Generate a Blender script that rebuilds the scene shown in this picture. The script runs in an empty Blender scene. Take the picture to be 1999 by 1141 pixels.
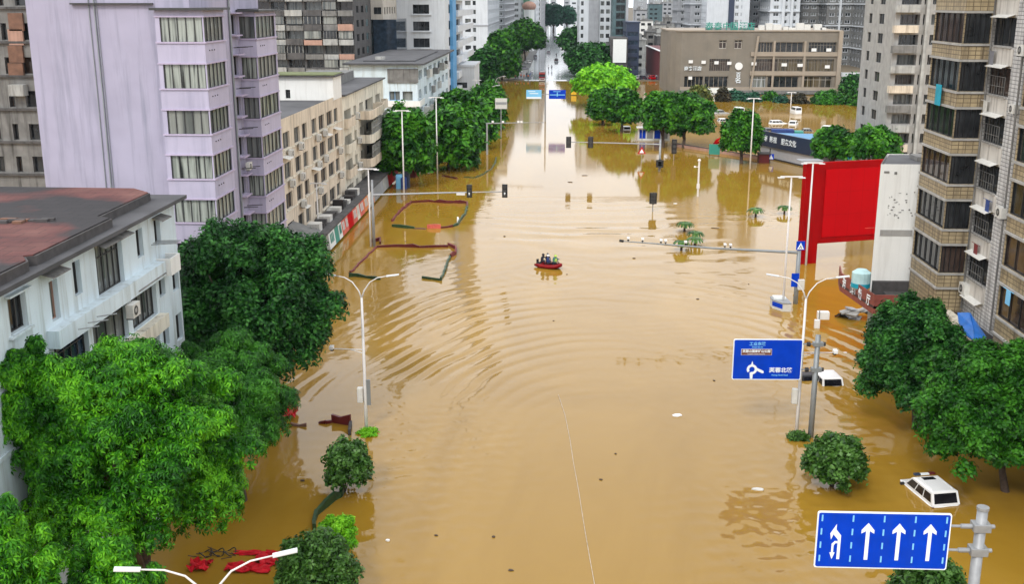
import bpy, math, random
import numpy as np
from mathutils import Vector, Matrix
R=math.radians
random.seed(7); rng=np.random.default_rng(7)
sc=bpy.context.scene; COL=sc.collection
# ------------------------------------------------------------------ camera, sky, sun, exposure
FPX=2122.; CH=28.; TH=math.atan(570/FPX); PS=R(2.48)
_s,_c=math.sin,math.cos
FW=Vector((-_s(PS)*_c(TH),_c(PS)*_c(TH),-_s(TH))); RT=Vector((_c(PS),_s(PS),0)); UP=RT.cross(FW)
cam=bpy.data.cameras.new('camera'); co=bpy.data.objects.new('camera',cam); COL.objects.link(co)
co.matrix_world=Matrix(((RT.x,UP.x,-FW.x,0),(RT.y,UP.y,-FW.y,0),(RT.z,UP.z,-FW.z,CH),(0,0,0,1)))
cam.sensor_width=36; cam.lens=36*FPX/1999; cam.clip_start=.5; cam.clip_end=6000
sc.camera=co
w=bpy.data.worlds.new('World'); sc.world=w; w.use_nodes=True
nt=w.node_tree; nt.nodes.clear()
sky=nt.nodes.new('ShaderNodeTexSky'); sky.sky_type='NISHITA'; sky.sun_disc=False
SUN_EL,SUN_AZ=R(42),R(200)          # azimuth measured from +Y towards +X
sky.sun_elevation=SUN_EL; sky.sun_rotation=SUN_AZ
tc=nt.nodes.new('ShaderNodeTexCoord'); nz=nt.nodes.new('ShaderNodeTexNoise')
mp=nt.nodes.new('ShaderNodeMapping'); mp.inputs['Scale'].default_value=(1,1,2.5)
nz.inputs['Scale'].default_value=2.2; nz.inputs['Detail'].default_value=5
cr=nt.nodes.new('ShaderNodeValToRGB')
cr.color_ramp.elements[0].position=.3; cr.color_ramp.elements[0].color=(.84,.87,.93,1)
cr.color_ramp.elements[1].position=.7; cr.color_ramp.elements[1].color=(1,1,1,1)
sc_=nt.nodes.new('ShaderNodeVectorMath'); sc_.operation='SCALE'; sc_.inputs['Scale'].default_value=15.5
mx=nt.nodes.new('ShaderNodeMix'); mx.data_type='RGBA'; mx.inputs['Factor'].default_value=.93
bg=nt.nodes.new('ShaderNodeBackground'); bg.inputs['Strength'].default_value=.1
wo=nt.nodes.new('ShaderNodeOutputWorld')
L=nt.links.new
L(tc.outputs['Generated'],mp.inputs['Vector']); L(mp.outputs[0],nz.inputs['Vector']); L(nz.outputs[0],cr.inputs[0])
L(cr.outputs[0],sc_.inputs[0]); L(sky.outputs[0],mx.inputs['A']); L(sc_.outputs[0],mx.inputs['B'])
L(mx.outputs['Result'],bg.inputs['Color']); L(bg.outputs[0],wo.inputs['Surface'])
sl=bpy.data.lights.new('sun','SUN'); sl.energy=1.5; sl.angle=R(12); sl.color=(1,.97,.92)
so=bpy.data.objects.new('sun',sl); COL.objects.link(so)
so.rotation_euler=Vector((_s(SUN_AZ)*_c(SUN_EL),_c(SUN_AZ)*_c(SUN_EL),_s(SUN_EL))).to_track_quat('Z','Y').to_euler()
sc.view_settings.view_transform='Standard'; sc.view_settings.look='None'; sc.view_settings.gamma=1
sc.view_settings.exposure=0.22
sc.cycles.max_bounces=5; sc.cycles.diffuse_bounces=2; sc.cycles.glossy_bounces=3; sc.cycles.transmission_bounces=2
sc.cycles.volume_bounces=0; sc.cycles.use_denoising=True
# ------------------------------------------------------------------ survey helpers: a sight line cut by a real plane
def ray(px,py): return FW+RT*((px-999.5)/FPX)+UP*((570.5-py)/FPX)
def W(px,py,h=0.):
    d=ray(px,py); t=(h-CH)/d.z; return Vector((d.x*t,d.y*t,h))
def PY(px,py,y):
    d=ray(px,py); t=y/d.y; return Vector((d.x*t,y,CH+d.z*t))
def PX(px,py,x):
    d=ray(px,py); t=x/d.x; return Vector((x,d.y*t,CH+d.z*t))
def proj(p):
    v=Vector(p)-Vector((0,0,CH)); z=v.dot(FW)
    if z<.5: return (-9999,-9999,z)
    return (999.5+FPX*v.dot(RT)/z,570.5-FPX*v.dot(UP)/z,z)
# ------------------------------------------------------------------ materials
MT={}
def mat(name,col,rough=.7,var=.12,scale=2.,metal=0.,streak=0.,bump=0.,dirt=None,spec=.5,coat=0.):
    m=bpy.data.materials.new(name); m.use_nodes=True; n=m.node_tree; b=n.nodes['Principled BSDF']; l=n.links.new
    b.inputs['Roughness'].default_value=rough; b.inputs['Metallic'].default_value=metal
    b.inputs['Specular IOR Level'].default_value=spec; b.inputs['Coat Weight'].default_value=coat
    t=n.nodes.new('ShaderNodeTexCoord'); z=n.nodes.new('ShaderNodeTexNoise'); z.inputs['Scale'].default_value=scale; z.inputs['Detail'].default_value=5
    l(t.outputs['Object'],z.inputs['Vector'])
    r=n.nodes.new('ShaderNodeValToRGB'); e=r.color_ramp.elements
    e[0].position=.3; e[1].position=.7
    e[0].color=tuple(c*(1-var) for c in col)+(1,); e[1].color=tuple(min(1,c*(1+var)) for c in col)+(1,)
    l(z.outputs[0],r.inputs[0]); out=r.outputs[0]
    if streak:
        mp=n.nodes.new('ShaderNodeMapping'); mp.inputs['Scale'].default_value=(1.6,1.6,.10); l(t.outputs['Object'],mp.inputs[0])
        z2=n.nodes.new('ShaderNodeTexNoise'); z2.inputs['Scale'].default_value=1.3; z2.inputs['Detail'].default_value=6; z2.inputs['Roughness'].default_value=.65; l(mp.outputs[0],z2.inputs['Vector'])
        r2=n.nodes.new('ShaderNodeValToRGB'); r2.color_ramp.elements[0].position=.50; r2.color_ramp.elements[1].position=.72
        r2.color_ramp.elements[0].color=(0,0,0,1); r2.color_ramp.elements[1].color=(streak,)*3+(1,)
        l(z2.outputs[0],r2.inputs[0])
        mm=n.nodes.new('ShaderNodeMix'); mm.data_type='RGBA'; mm.blend_type='MIX'
        d=dirt or tuple(c*.35 for c in col); mm.inputs['B'].default_value=tuple(d)+(1,)
        l(r2.outputs[0],mm.inputs['Factor']); l(out,mm.inputs['A']); out=mm.outputs['Result']
    l(out,b.inputs['Base Color'])
    if bump:
        bp=n.nodes.new('ShaderNodeBump'); bp.inputs['Strength'].default_value=.6; bp.inputs['Distance'].default_value=bump
        z3=n.nodes.new('ShaderNodeTexNoise'); z3.inputs['Scale'].default_value=scale*4; l(t.outputs['Object'],z3.inputs['Vector'])
        l(z3.outputs[0],bp.inputs['Height']); l(bp.outputs[0],b.inputs['Normal'])
    MT[name]=m; return m
def glass(name,col,rough=.08,curtain=None,freq=9.,mixf=.6,curvar=.25):
    m=bpy.data.materials.new(name); m.use_nodes=True; n=m.node_tree; b=n.nodes['Principled BSDF']; l=n.links.new
    b.inputs['Roughness'].default_value=rough; b.inputs['Specular IOR Level'].default_value=.5
    t=n.nodes.new('ShaderNodeTexCoord')
    z=n.nodes.new('ShaderNodeTexNoise'); z.inputs['Scale'].default_value=1.1
    oi=n.nodes.new('ShaderNodeObjectInfo'); ad=n.nodes.new('ShaderNodeVectorMath'); ad.operation='ADD'
    cm=n.nodes.new('ShaderNodeCombineXYZ'); mu=n.nodes.new('ShaderNodeMath'); mu.operation='MULTIPLY'; mu.inputs[1].default_value=37
    l(oi.outputs['Random'],mu.inputs[0]); l(mu.outputs[0],cm.inputs[0]); l(mu.outputs[0],cm.inputs[1])
    l(t.outputs['Object'],ad.inputs[0]); l(cm.outputs[0],ad.inputs[1])
    if curtain:
        mp=n.nodes.new('ShaderNodeMapping'); mp.inputs['Scale'].default_value=(1,1,.06); l(ad.outputs[0],mp.inputs[0])
        z.inputs['Scale'].default_value=freq*.35; z.inputs['Detail'].default_value=3; l(mp.outputs[0],z.inputs['Vector'])
        r=n.nodes.new('ShaderNodeValToRGB'); e=r.color_ramp.elements
        e[0].position=.5-.12*mixf-.02; e[0].color=tuple(col)+(1,); e[1].position=.56; e[1].color=tuple(curtain)+(1,)
        e2=e.new(.47); e2.color=tuple(c*(1-curvar) for c in curtain)+(1,)
        e3=e.new(.66); e3.color=tuple(c*.6 for c in curtain)+(1,)
    else:
        l(ad.outputs[0],z.inputs['Vector']); r=n.nodes.new('ShaderNodeValToRGB'); e=r.color_ramp.elements
        e[0].position=.35; e[1].position=.65; e[0].color=tuple(c*.6 for c in col)+(1,); e[1].color=tuple(min(1,c*1.5) for c in col)+(1,)
    l(z.outputs[0],r.inputs[0]); l(r.outputs[0],b.inputs['Base Color'])
    MT[name]=m; return m
def tiled(name,col,line,sx,sz,var=.1,streak=.5,dirt=(.08,.07,.06),rough=.55):
    m=mat(name,col,rough,var,1.5,streak=streak,dirt=dirt); n=m.node_tree; l=n.links.new
    b=n.nodes['Principled BSDF']; src=b.inputs['Base Color'].links[0].from_socket
    t=n.nodes.new('ShaderNodeTexCoord'); sp=n.nodes.new('ShaderNodeSeparateXYZ'); l(t.outputs['Object'],sp.inputs[0])
    a=n.nodes.new('ShaderNodeMath'); a.operation='ADD'; l(sp.outputs[0],a.inputs[0]); l(sp.outputs[1],a.inputs[1])
    cb=n.nodes.new('ShaderNodeCombineXYZ'); l(a.outputs[0],cb.inputs[0]); l(sp.outputs[2],cb.inputs[1])
    br=n.nodes.new('ShaderNodeTexBrick'); br.inputs['Scale'].default_value=1; br.inputs['Brick Width'].default_value=sx; br.inputs['Row Height'].default_value=sz
    br.inputs['Mortar Size'].default_value=min(sx,sz)*.09; br.offset=.0
    br.inputs['Color1'].default_value=(0,0,0,1); br.inputs['Color2'].default_value=(.12,)*3+(1,); br.inputs['Mortar'].default_value=(1,1,1,1)
    l(cb.outputs[0],br.inputs['Vector'])
    mm=n.nodes.new('ShaderNodeMix'); mm.data_type='RGBA'; mm.inputs['B'].default_value=tuple(line)+(1,)
    l(br.outputs[0],mm.inputs['Factor']); l(src,mm.inputs['A']); l(mm.outputs['Result'],b.inputs['Base Color']); return m
def leaf(name,c1,c2,c3,tr=.14,scale=.55,rough=.5):
    m=bpy.data.materials.new(name); m.use_nodes=True; n=m.node_tree; b=n.nodes['Principled BSDF']; l=n.links.new
    g=n.nodes.new('ShaderNodeNewGeometry'); z=n.nodes.new('ShaderNodeTexNoise'); z.inputs['Scale'].default_value=scale; z.inputs['Detail'].default_value=4
    l(g.outputs['Position'],z.inputs['Vector'])
    ma=n.nodes.new('ShaderNodeMath'); ma.operation='MULTIPLY_ADD'; ma.inputs[1].default_value=.35
    l(g.outputs['Random Per Island'],ma.inputs[0]); 
    ms=n.nodes.new('ShaderNodeMath'); ms.operation='SUBTRACT'; ms.inputs[1].default_value=.175; l(z.outputs[0],ms.inputs[0]); l(ms.outputs[0],ma.inputs[2])
    r=n.nodes.new('ShaderNodeValToRGB'); e=r.color_ramp.elements
    e[0].position=.3; e[0].color=tuple(c1)+(1,); e[1].position=.72; e[1].color=tuple(c3)+(1,); x=e.new(.5); x.color=tuple(c2)+(1,)
    l(ma.outputs[0],r.inputs[0]); l(r.outputs[0],b.inputs['Base Color']); b.inputs['Roughness'].default_value=rough
    b.inputs['Specular IOR Level'].default_value=.22
    tb=n.nodes.new('ShaderNodeBsdfTranslucent'); l(r.outputs[0],tb.inputs[0]); mx=n.nodes.new('ShaderNodeMixShader'); mx.inputs[0].default_value=tr
    l(b.outputs[0],mx.inputs[1]); l(tb.outputs[0],mx.inputs[2]); l(mx.outputs[0],n.nodes['Material Output'].inputs[0])
    MT[name]=m; return m
# ------------------------------------------------------------------ mesh building
class MB:
    def __init__(s): s.v=[]; s.f=[]; s.m=[]
    def q(s,*p,m=0):
        i=len(s.v); s.v+= [tuple(x) for x in p]; s.f.append(tuple(range(i,i+len(p)))); s.m.append(m)
    def box(s,a,b,m=0,M=None):
        x0,y0,z0=a; x1,y1,z1=b
        c=[(x0,y0,z0),(x1,y0,z0),(x1,y1,z0),(x0,y1,z0),(x0,y0,z1),(x1,y0,z1),(x1,y1,z1),(x0,y1,z1)]
        if M is not None: c=[tuple(M@Vector(p)) for p in c]
        i=len(s.v); s.v+=c
        for f in ((0,3,2,1),(4,5,6,7),(0,1,5,4),(1,2,6,5),(2,3,7,6),(3,0,4,7)): s.f.append(tuple(i+k for k in f)); s.m.append(m)
    def tube(s,pts,rad,n=8,m=0,cap=True):
        pts=[Vector(p) for p in pts]
        if not hasattr(rad,'__len__'): rad=[rad]*len(pts)
        base=len(s.v)
        d0=(pts[1]-pts[0]).normalized(); a=Vector((1,0,0)) if abs(d0.x)<.9 else Vector((0,1,0)); u=d0.cross(a).normalized()
        for k,p in enumerate(pts):
            d=(pts[min(k+1,len(pts)-1)]-pts[max(k-1,0)]).normalized(); u=(u-d*u.dot(d)).normalized(); v=d.cross(u)
            for j in range(n):
                t=2*math.pi*j/n; s.v.append(tuple(p+(u*_c(t)+v*_s(t))*rad[k]))
        for k in range(len(pts)-1):
            for j in range(n):
                a0=base+k*n+j; a1=base+k*n+(j+1)%n; s.f.append((a0,a1,a1+n,a0+n)); s.m.append(m)
        if cap:
            s.f.append(tuple(base+j for j in range(n))[::-1]); s.m.append(m)
            e=base+(len(pts)-1)*n; s.f.append(tuple(e+j for j in range(n))); s.m.append(m)
    def prism(s,poly,z0,z1,m=0,M=None):
        a=[Vector((p[0],p[1],z0)) for p in poly]; b=[Vector((p[0],p[1],z1)) for p in poly]
        if M is not None: a=[M@p for p in a]; b=[M@p for p in b]
        i=len(s.v); k=len(poly); s.v+=[tuple(p) for p in a+b]
        s.f.append(tuple(range(i,i+k))[::-1]); s.f.append(tuple(range(i+k,i+2*k))); s.m+=[m,m]
        for j in range(k): s.f.append((i+j,i+(j+1)%k,i+k+(j+1)%k,i+k+j)); s.m.append(m)
    def ball(s,c,r,m=0,n=8,k=5,sq=(1,1,1)):
        c=Vector(c); b=len(s.v)
        for i in range(k+1):
            p=math.pi*i/k
            for j in range(n):
                t=2*math.pi*j/n; s.v.append((c.x+r*sq[0]*_s(p)*_c(t),c.y+r*sq[1]*_s(p)*_s(t),c.z+r*sq[2]*_c(p)))
        for i in range(k):
            for j in range(n): s.f.append((b+i*n+j,b+i*n+n+j,b+i*n+n+(j+1)%n,b+i*n+(j+1)%n)); s.m.append(m)
    def mesh(s,name,mats):
        me=bpy.data.meshes.new(name); me.from_pydata(s.v,[],s.f)
        for x in mats: me.materials.append(MT[x] if isinstance(x,str) else x)
        if any(s.m): me.polygons.foreach_set('material_index',s.m)
        me.update(); return me
    def build(s,name,mats,parent=None,loc=None,rz=0.,smooth=False,off=None):
        if off is not None: s.v=[(p[0]-off[0],p[1]-off[1],p[2]-off[2]) for p in s.v]
        if isinstance(mats,str): mats=[mats]
        me=s.mesh(name,mats)
        if smooth: me.polygons.foreach_set('use_smooth',[True]*len(me.polygons))
        return link(name,me,parent,loc,rz)
def link(name,data,parent=None,loc=None,rz=0.,scale=None):
    o=bpy.data.objects.new(name,data); COL.objects.link(o)
    if parent: o.parent=parent
    if loc is not None: o.location=loc
    if rz: o.rotation_euler=(0,0,rz)
    if scale is not None: o.scale=scale
    return o
def tag(o,label=None,cat=None,group=None,kind=None):
    for k,v in (('label',label),('category',cat),('group',group),('kind',kind)):
        if v: o[k]=v
    return o
def thing(name,label,cat,loc=(0,0,0),rz=0.,group=None):
    o=link(name,None,None,loc,rz); o.empty_display_size=.3; return tag(o,label,cat,group)
def copy_tree(o,parent=None,**kw):
    c=o.copy(); COL.objects.link(c)
    if parent: c.parent=parent
    for ch in list(o.children): copy_tree(ch,c)
    return c
def bevel(o,wd,seg=2):
    b=o.modifiers.new('bevel','BEVEL'); b.width=wd; b.segments=seg; b.limit_method='ANGLE'; return o
_txt={}
def text(s,size,m,parent,loc,rot=(R(90),0,0),name='lettering',ext=.01,xs=1.,bold=0.):
    k=(s,size,ext,bold)
    if k not in _txt:
        c=bpy.data.curves.new('t','FONT'); c.body=s; c.size=size; c.extrude=ext; c.align_x='CENTER'; c.align_y='CENTER'; c.offset=bold; c.resolution_u=2
        o=bpy.data.objects.new('t',c); COL.objects.link(o); dg=bpy.context.evaluated_depsgraph_get()
        _txt[k]=bpy.data.meshes.new_from_object(o.evaluated_get(dg)); bpy.data.objects.remove(o); bpy.data.curves.remove(c)
    me=_txt[k].copy(); me.materials.clear(); me.materials.append(MT[m])
    o=link(name,me,parent,loc); o.rotation_euler=rot; o.scale=(xs,1,1); return o
# palette
mat('purple',(.385,.36,.465),.75,.07,.5,streak=.8,dirt=(.24,.24,.31)); mat('purple_bay',(.46,.425,.545),.75,.06,.5,streak=.5,dirt=(.28,.27,.37)); mat('purple_trim',(.47,.40,.53),.7,.06)
mat('white_blue',(.62,.72,.77),.75,.07,.6,streak=.75,dirt=(.34,.37,.34)); mat('white_wall',(.80,.80,.77),.75,.04,.5,streak=.35,dirt=(.48,.46,.42))
mat('cream',(.66,.57,.45),.8,.10,.8,streak=.95,dirt=(.22,.17,.12)); mat('cream_light',(.70,.66,.55),.8,.10,.8,streak=.95,dirt=(.22,.19,.14))
mat('old_grey',(.19,.185,.175),.85,.25,.9,streak=.9,dirt=(.04,.037,.033)); mat('old_grey_b',(.085,.08,.078),.85,.3,.9,streak=.9,dirt=(.025,.025,.025))
mat('old_white',(.38,.38,.36),.85,.2,.9,streak=.85,dirt=(.09,.08,.07)); mat('old_pink',(.42,.25,.19),.85,.15,.9,streak=.5)
mat('rust_brown',(.16,.08,.05),.7,.3,2.); mat('roof_dark',(.075,.075,.08),.85,.35,.35,bump=.02); mat('roof_edge',(.06,.055,.055),.8,.3)
mat('concrete',(.36,.35,.33),.85,.15,1.,streak=.4); mat('concrete_dark',(.16,.16,.155),.85,.2,1.,streak=.4)
mat('moss',(.13,.15,.06),.95,.4,1.2); mat('steel',(.30,.31,.32),.5,.12,4.,metal=.3); mat('pole_white',(.72,.70,.68),.45,.05)
mat('pole_grey',(.26,.28,.29),.5,.08,metal=.3); mat('black',(.012,.012,.014),.45,.2); mat('dark_frame',(.045,.045,.045),.5,.2)
mat('white_frame',(.66,.67,.66),.5,.1); mat('white_paint',(.80,.80,.79),.35,.03,coat=.3); mat('ac_white',(.62,.61,.57),.6,.1,4.)
mat('sign_blue',(.0,.045,.50),.45,.12,1.2,spec=.12,streak=.25,dirt=(.02,.06,.32)); mat('sign_white',(.82,.88,.92),.4,.02); mat('sign_cyan',(.20,.55,.85),.4,.02); mat('sign_brown',(.17,.055,.035),.5,.1)
mat('teal_tower',(.07,.12,.13),.4,.25,.6,streak=.4); mat('tower_white',(.60,.63,.66),.7,.05,.4,streak=.3); mat('tower_grey',(.33,.34,.36),.75,.1,.5,streak=.4)
mat('tower_beige',(.50,.46,.40),.75,.1,.5,streak=.3); mat('blue_strip',(.10,.33,.62),.5,.08); mat('brown_stone',(.20,.175,.14),.7,.10,.35,streak=.35,dirt=(.15,.13,.11))
mat('brown_stone_b',(.33,.275,.215),.7,.08,.35); mat('red_brown',(.12,.018,.02),.6,.2); mat('red',(.47,.001,.004),.6,.06,.3,spec=.06); mat('red_board',(.33,.001,.002),.6,.12,.3,spec=.06,streak=.35,dirt=(.16,.002,.002))
mat('dark_red',(.10,.004,.005),.5,.1); mat('tarp_red',(.55,.010,.02),.6,.3,3.,streak=.15,dirt=(.16,.06,.03),bump=.03,spec=.15); mat('tarp_blue',(.0,.13,.50),.35,.15,1.5,bump=.03); mat('teal_blue',(.0,.30,.42),.5,.2)
mat('navy',(.022,.034,.07),.4,.2); mat('green_plastic',(.018,.055,.016),.5,.4,3.); mat('bark',(.075,.05,.035),.9,.3,6.); mat('asphalt',(.10,.105,.11),.35,.2,.4)
mat('yellow',(.75,.45,.02),.5,.1); mat('orange',(.70,.22,.05),.5,.1); mat('pink_red',(.62,.12,.08),.6,.3,1.); mat('skin',(.45,.27,.18),.6,.05)
mat('pale_cyan',(.42,.62,.64),.5,.12,2.); mat('hair',(.012,.010,.010),.6,.2); mat('rubber',(.02,.02,.02),.6,.2); mat('purple_pale',(.50,.47,.52),.8,.08); mat('light_panel',(.75,.78,.76),.6,.04)
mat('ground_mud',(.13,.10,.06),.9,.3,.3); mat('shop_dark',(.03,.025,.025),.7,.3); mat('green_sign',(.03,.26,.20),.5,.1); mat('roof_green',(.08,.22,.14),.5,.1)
mat('cloth_blue',(.02,.05,.20),.8,.15); mat('cloth_dark',(.02,.02,.035),.8,.2); mat('cloth_white',(.7,.7,.7),.8,.1); mat('cloth_grey',(.2,.2,.22),.8,.1); mat('cloth_green',(.05,.2,.13),.8,.1)
mat('vest_orange',(.65,.14,.02),.7,.1); mat('vest_lime',(.50,.65,.12),.7,.1)
mat('lamp_glass',(.70,.72,.74),.3,.03); mat('hull_red',(.22,.003,.006),.45,.1,spec=.2); mat('rust_red',(.22,.055,.04),.7,.2,2.); mat('maroon',(.16,.018,.02),.6,.3,2.)
glass('pane_dark',(.020,.022,.024)); glass('pane_navy',(.02,.035,.055)); glass('pane_brown',(.045,.030,.024)); glass('pane_teal',(.03,.07,.08),.06)
glass('pane_curtain',(.025,.028,.025),curtain=(.40,.43,.38),freq=9,mixf=1.); glass('pane_grey',(.06,.07,.07),curtain=(.20,.21,.20),freq=5)
glass('pane_pale',(.12,.13,.12),curtain=(.30,.31,.28),freq=3); glass('pane_amber',(.03,.025,.015),curtain=(.12,.09,.045),freq=3)
glass('glass_car',(.010,.010,.013),.05)
mat('stained_white',(.56,.53,.48),.8,.10,.9,streak=.85,dirt=(.16,.13,.11)); tiled('tile_white',(.60,.59,.58),(.12,.12,.12),.62,.26,.12,.95,(.12,.11,.10)); tiled('tile_tan',(.36,.285,.17),(.11,.08,.045),.5,.30,.25,.95,(.07,.05,.035))
tiled('ad_grey',(.34,.35,.36),(.17,.17,.18),1.2,.22,.05,.2); mat('shutter_grey',(.42,.42,.44),.6,.05)
tiled('roof_blue',(.10,.30,.52),(.05,.15,.3),1.,.5,.05,.0)
# red-brown weathered roof
m=mat('roof_red',(.19,.055,.045),.85,.35,.35,bump=.02); n=m.node_tree; l=n.links.new; b=n.nodes['Principled BSDF']
t=n.nodes.new('ShaderNodeTexCoord'); z=n.nodes.new('ShaderNodeTexNoise'); z.inputs['Scale'].default_value=.16; z.inputs['Detail'].default_value=7; l(t.outputs['Object'],z.inputs['Vector'])
r=n.nodes.new('ShaderNodeValToRGB'); e=r.color_ramp.elements; e[0].position=.46; e[0].color=(.030,.027,.029,1); e[1].position=.74; e[1].color=(.23,.10,.08,1); x=e.new(.54); x.color=(.115,.036,.032,1)
mpn=n.nodes.new('ShaderNodeMapping'); mpn.inputs['Location'].default_value=(3.1,1.2,0); l(t.outputs['Object'],mpn.inputs[0]); l(mpn.outputs[0],z.inputs['Vector'])
br=n.nodes.new('ShaderNodeTexBrick'); br.inputs['Scale'].default_value=1; br.inputs['Brick Width'].default_value=1.2; br.inputs['Row Height'].default_value=.9; br.inputs['Mortar Size'].default_value=.03
br.inputs['Color1'].default_value=(1,1,1,1); br.inputs['Color2'].default_value=(.78,.8,.8,1); br.inputs['Mortar'].default_value=(.5,.5,.5,1); l(t.outputs['Object'],br.inputs['Vector'])
mm=n.nodes.new('ShaderNodeMix'); mm.data_type='RGBA'; mm.blend_type='MULTIPLY'; mm.inputs['Factor'].default_value=1; l(z.outputs[0],r.inputs[0]); l(r.outputs[0],mm.inputs['A']); l(br.outputs[0],mm.inputs['B']); l(mm.outputs['Result'],b.inputs['Base Color'])
leaf('leaf_bright',(.007,.065,.002),(.035,.19,.003),(.13,.42,.010)); leaf('leaf_mid',(.008,.055,.005),(.025,.13,.007),(.065,.25,.016))
leaf('leaf_dark',(.003,.030,.005),(.014,.086,.011),(.058,.215,.030)); leaf('leaf_lime',(.07,.27,.004),(.16,.50,.008),(.30,.68,.03))
leaf('leaf_glossy',(.018,.055,.008),(.042,.12,.014),(.11,.24,.05),rough=.35,scale=1.5); leaf('leaf_blue',(.008,.040,.026),(.016,.085,.045),(.035,.14,.07)); leaf('leaf_olive',(.06,.085,.015),(.12,.15,.03),(.24,.24,.06)); leaf('leaf_rust',(.03,.03,.018),(.05,.045,.025),(.08,.06,.03)); leaf('leaf_street',(.006,.050,.004),(.026,.135,.006),(.085,.29,.012),scale=.35)
def MB_box(name,a,b_,m_,parent,loc=None,rz=0.,bv=0):
    q=MB(); q.box(a,b_); o=q.build(name,[m_],parent,loc,rz); 
    if bv: bevel(o,bv)
    return o
# ------------------------------------------------------------------ window meshes (origin: centre of the opening, x along the wall, +y into the wall)
WIN={}
def win_meshes(w,h,nx,ny,frame,pane,t,near):
    k=(round(w,1),round(h,1),nx,ny,frame,pane,t,near)
    if k not in WIN:
        w,h=k[0]+.06,k[1]+.06
        a=MB(); x0,x1,z0,z1=-w/2,w/2,-h/2,h/2
        a.box((x0,-.05,z0),(x1,.03,z0+t)); a.box((x0,-.05,z1-t),(x1,.03,z1)); a.box((x0,-.05,z0+t),(x0+t,.03,z1-t)); a.box((x1-t,-.05,z0+t),(x1,.03,z1-t))
        for i in range(1,nx): c=x0+w*i/nx; a.box((c-t*.4,-.04,z0+t),(c+t*.4,.03,z1-t))
        for j in range(1,ny): c=z0+h*(j if ny<3 else j)/ny+(.2*h if ny==2 else 0); a.box((x0+t,-.03,c-t*.35),(x1-t,.025,c+t*.35))
        if near:
            p=MB(); p.q((x0,.045,z0),(x1,.045,z0),(x1,.045,z1),(x0,.045,z1)); WIN[k]=(a.mesh('window_frame',[frame]),p.mesh('pane',[pane]))
        else:
            a.q((x0,.045,z0),(x1,.045,z0),(x1,.045,z1),(x0,.045,z1),m=1); WIN[k]=(a.mesh('window_frame',[frame,pane]),None)
    return WIN[k]
SPLIT={'parapet_band','window_ledge','roof_clutter','awning','drying_rail','panel','window_sill','roof_hut','roof_plant','wall_panel','dark_clutter','wall_marks','cornice','vent_hole','canopy','column','frame'}
def components(mb):
    key={}; par=list(range(len(mb.v)))
    def find(a):
        while par[a]!=a: par[a]=par[par[a]]; a=par[a]
        return a
    for i,p in enumerate(mb.v):
        k=(round(p[0],3),round(p[1],3),round(p[2],3))
        if k in key: par[find(i)]=find(key[k])
        else: key[k]=i
    for f in mb.f:
        for a in f[1:]: par[find(a)]=find(f[0])
    g={}
    for f,m_ in zip(mb.f,mb.m): g.setdefault(find(f[0]),[]).append((f,m_))
    if len(g)>95: return [mb]
    out=[]
    for fs in g.values():
        c=MB(); mp_={}
        for f,m_ in fs:
            t=[]
            for a in f:
                if a not in mp_: mp_[a]=len(c.v); c.v.append(mb.v[a])
                t.append(mp_[a])
            c.f.append(tuple(t)); c.m.append(m_)
        out.append(c)
    return out
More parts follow.
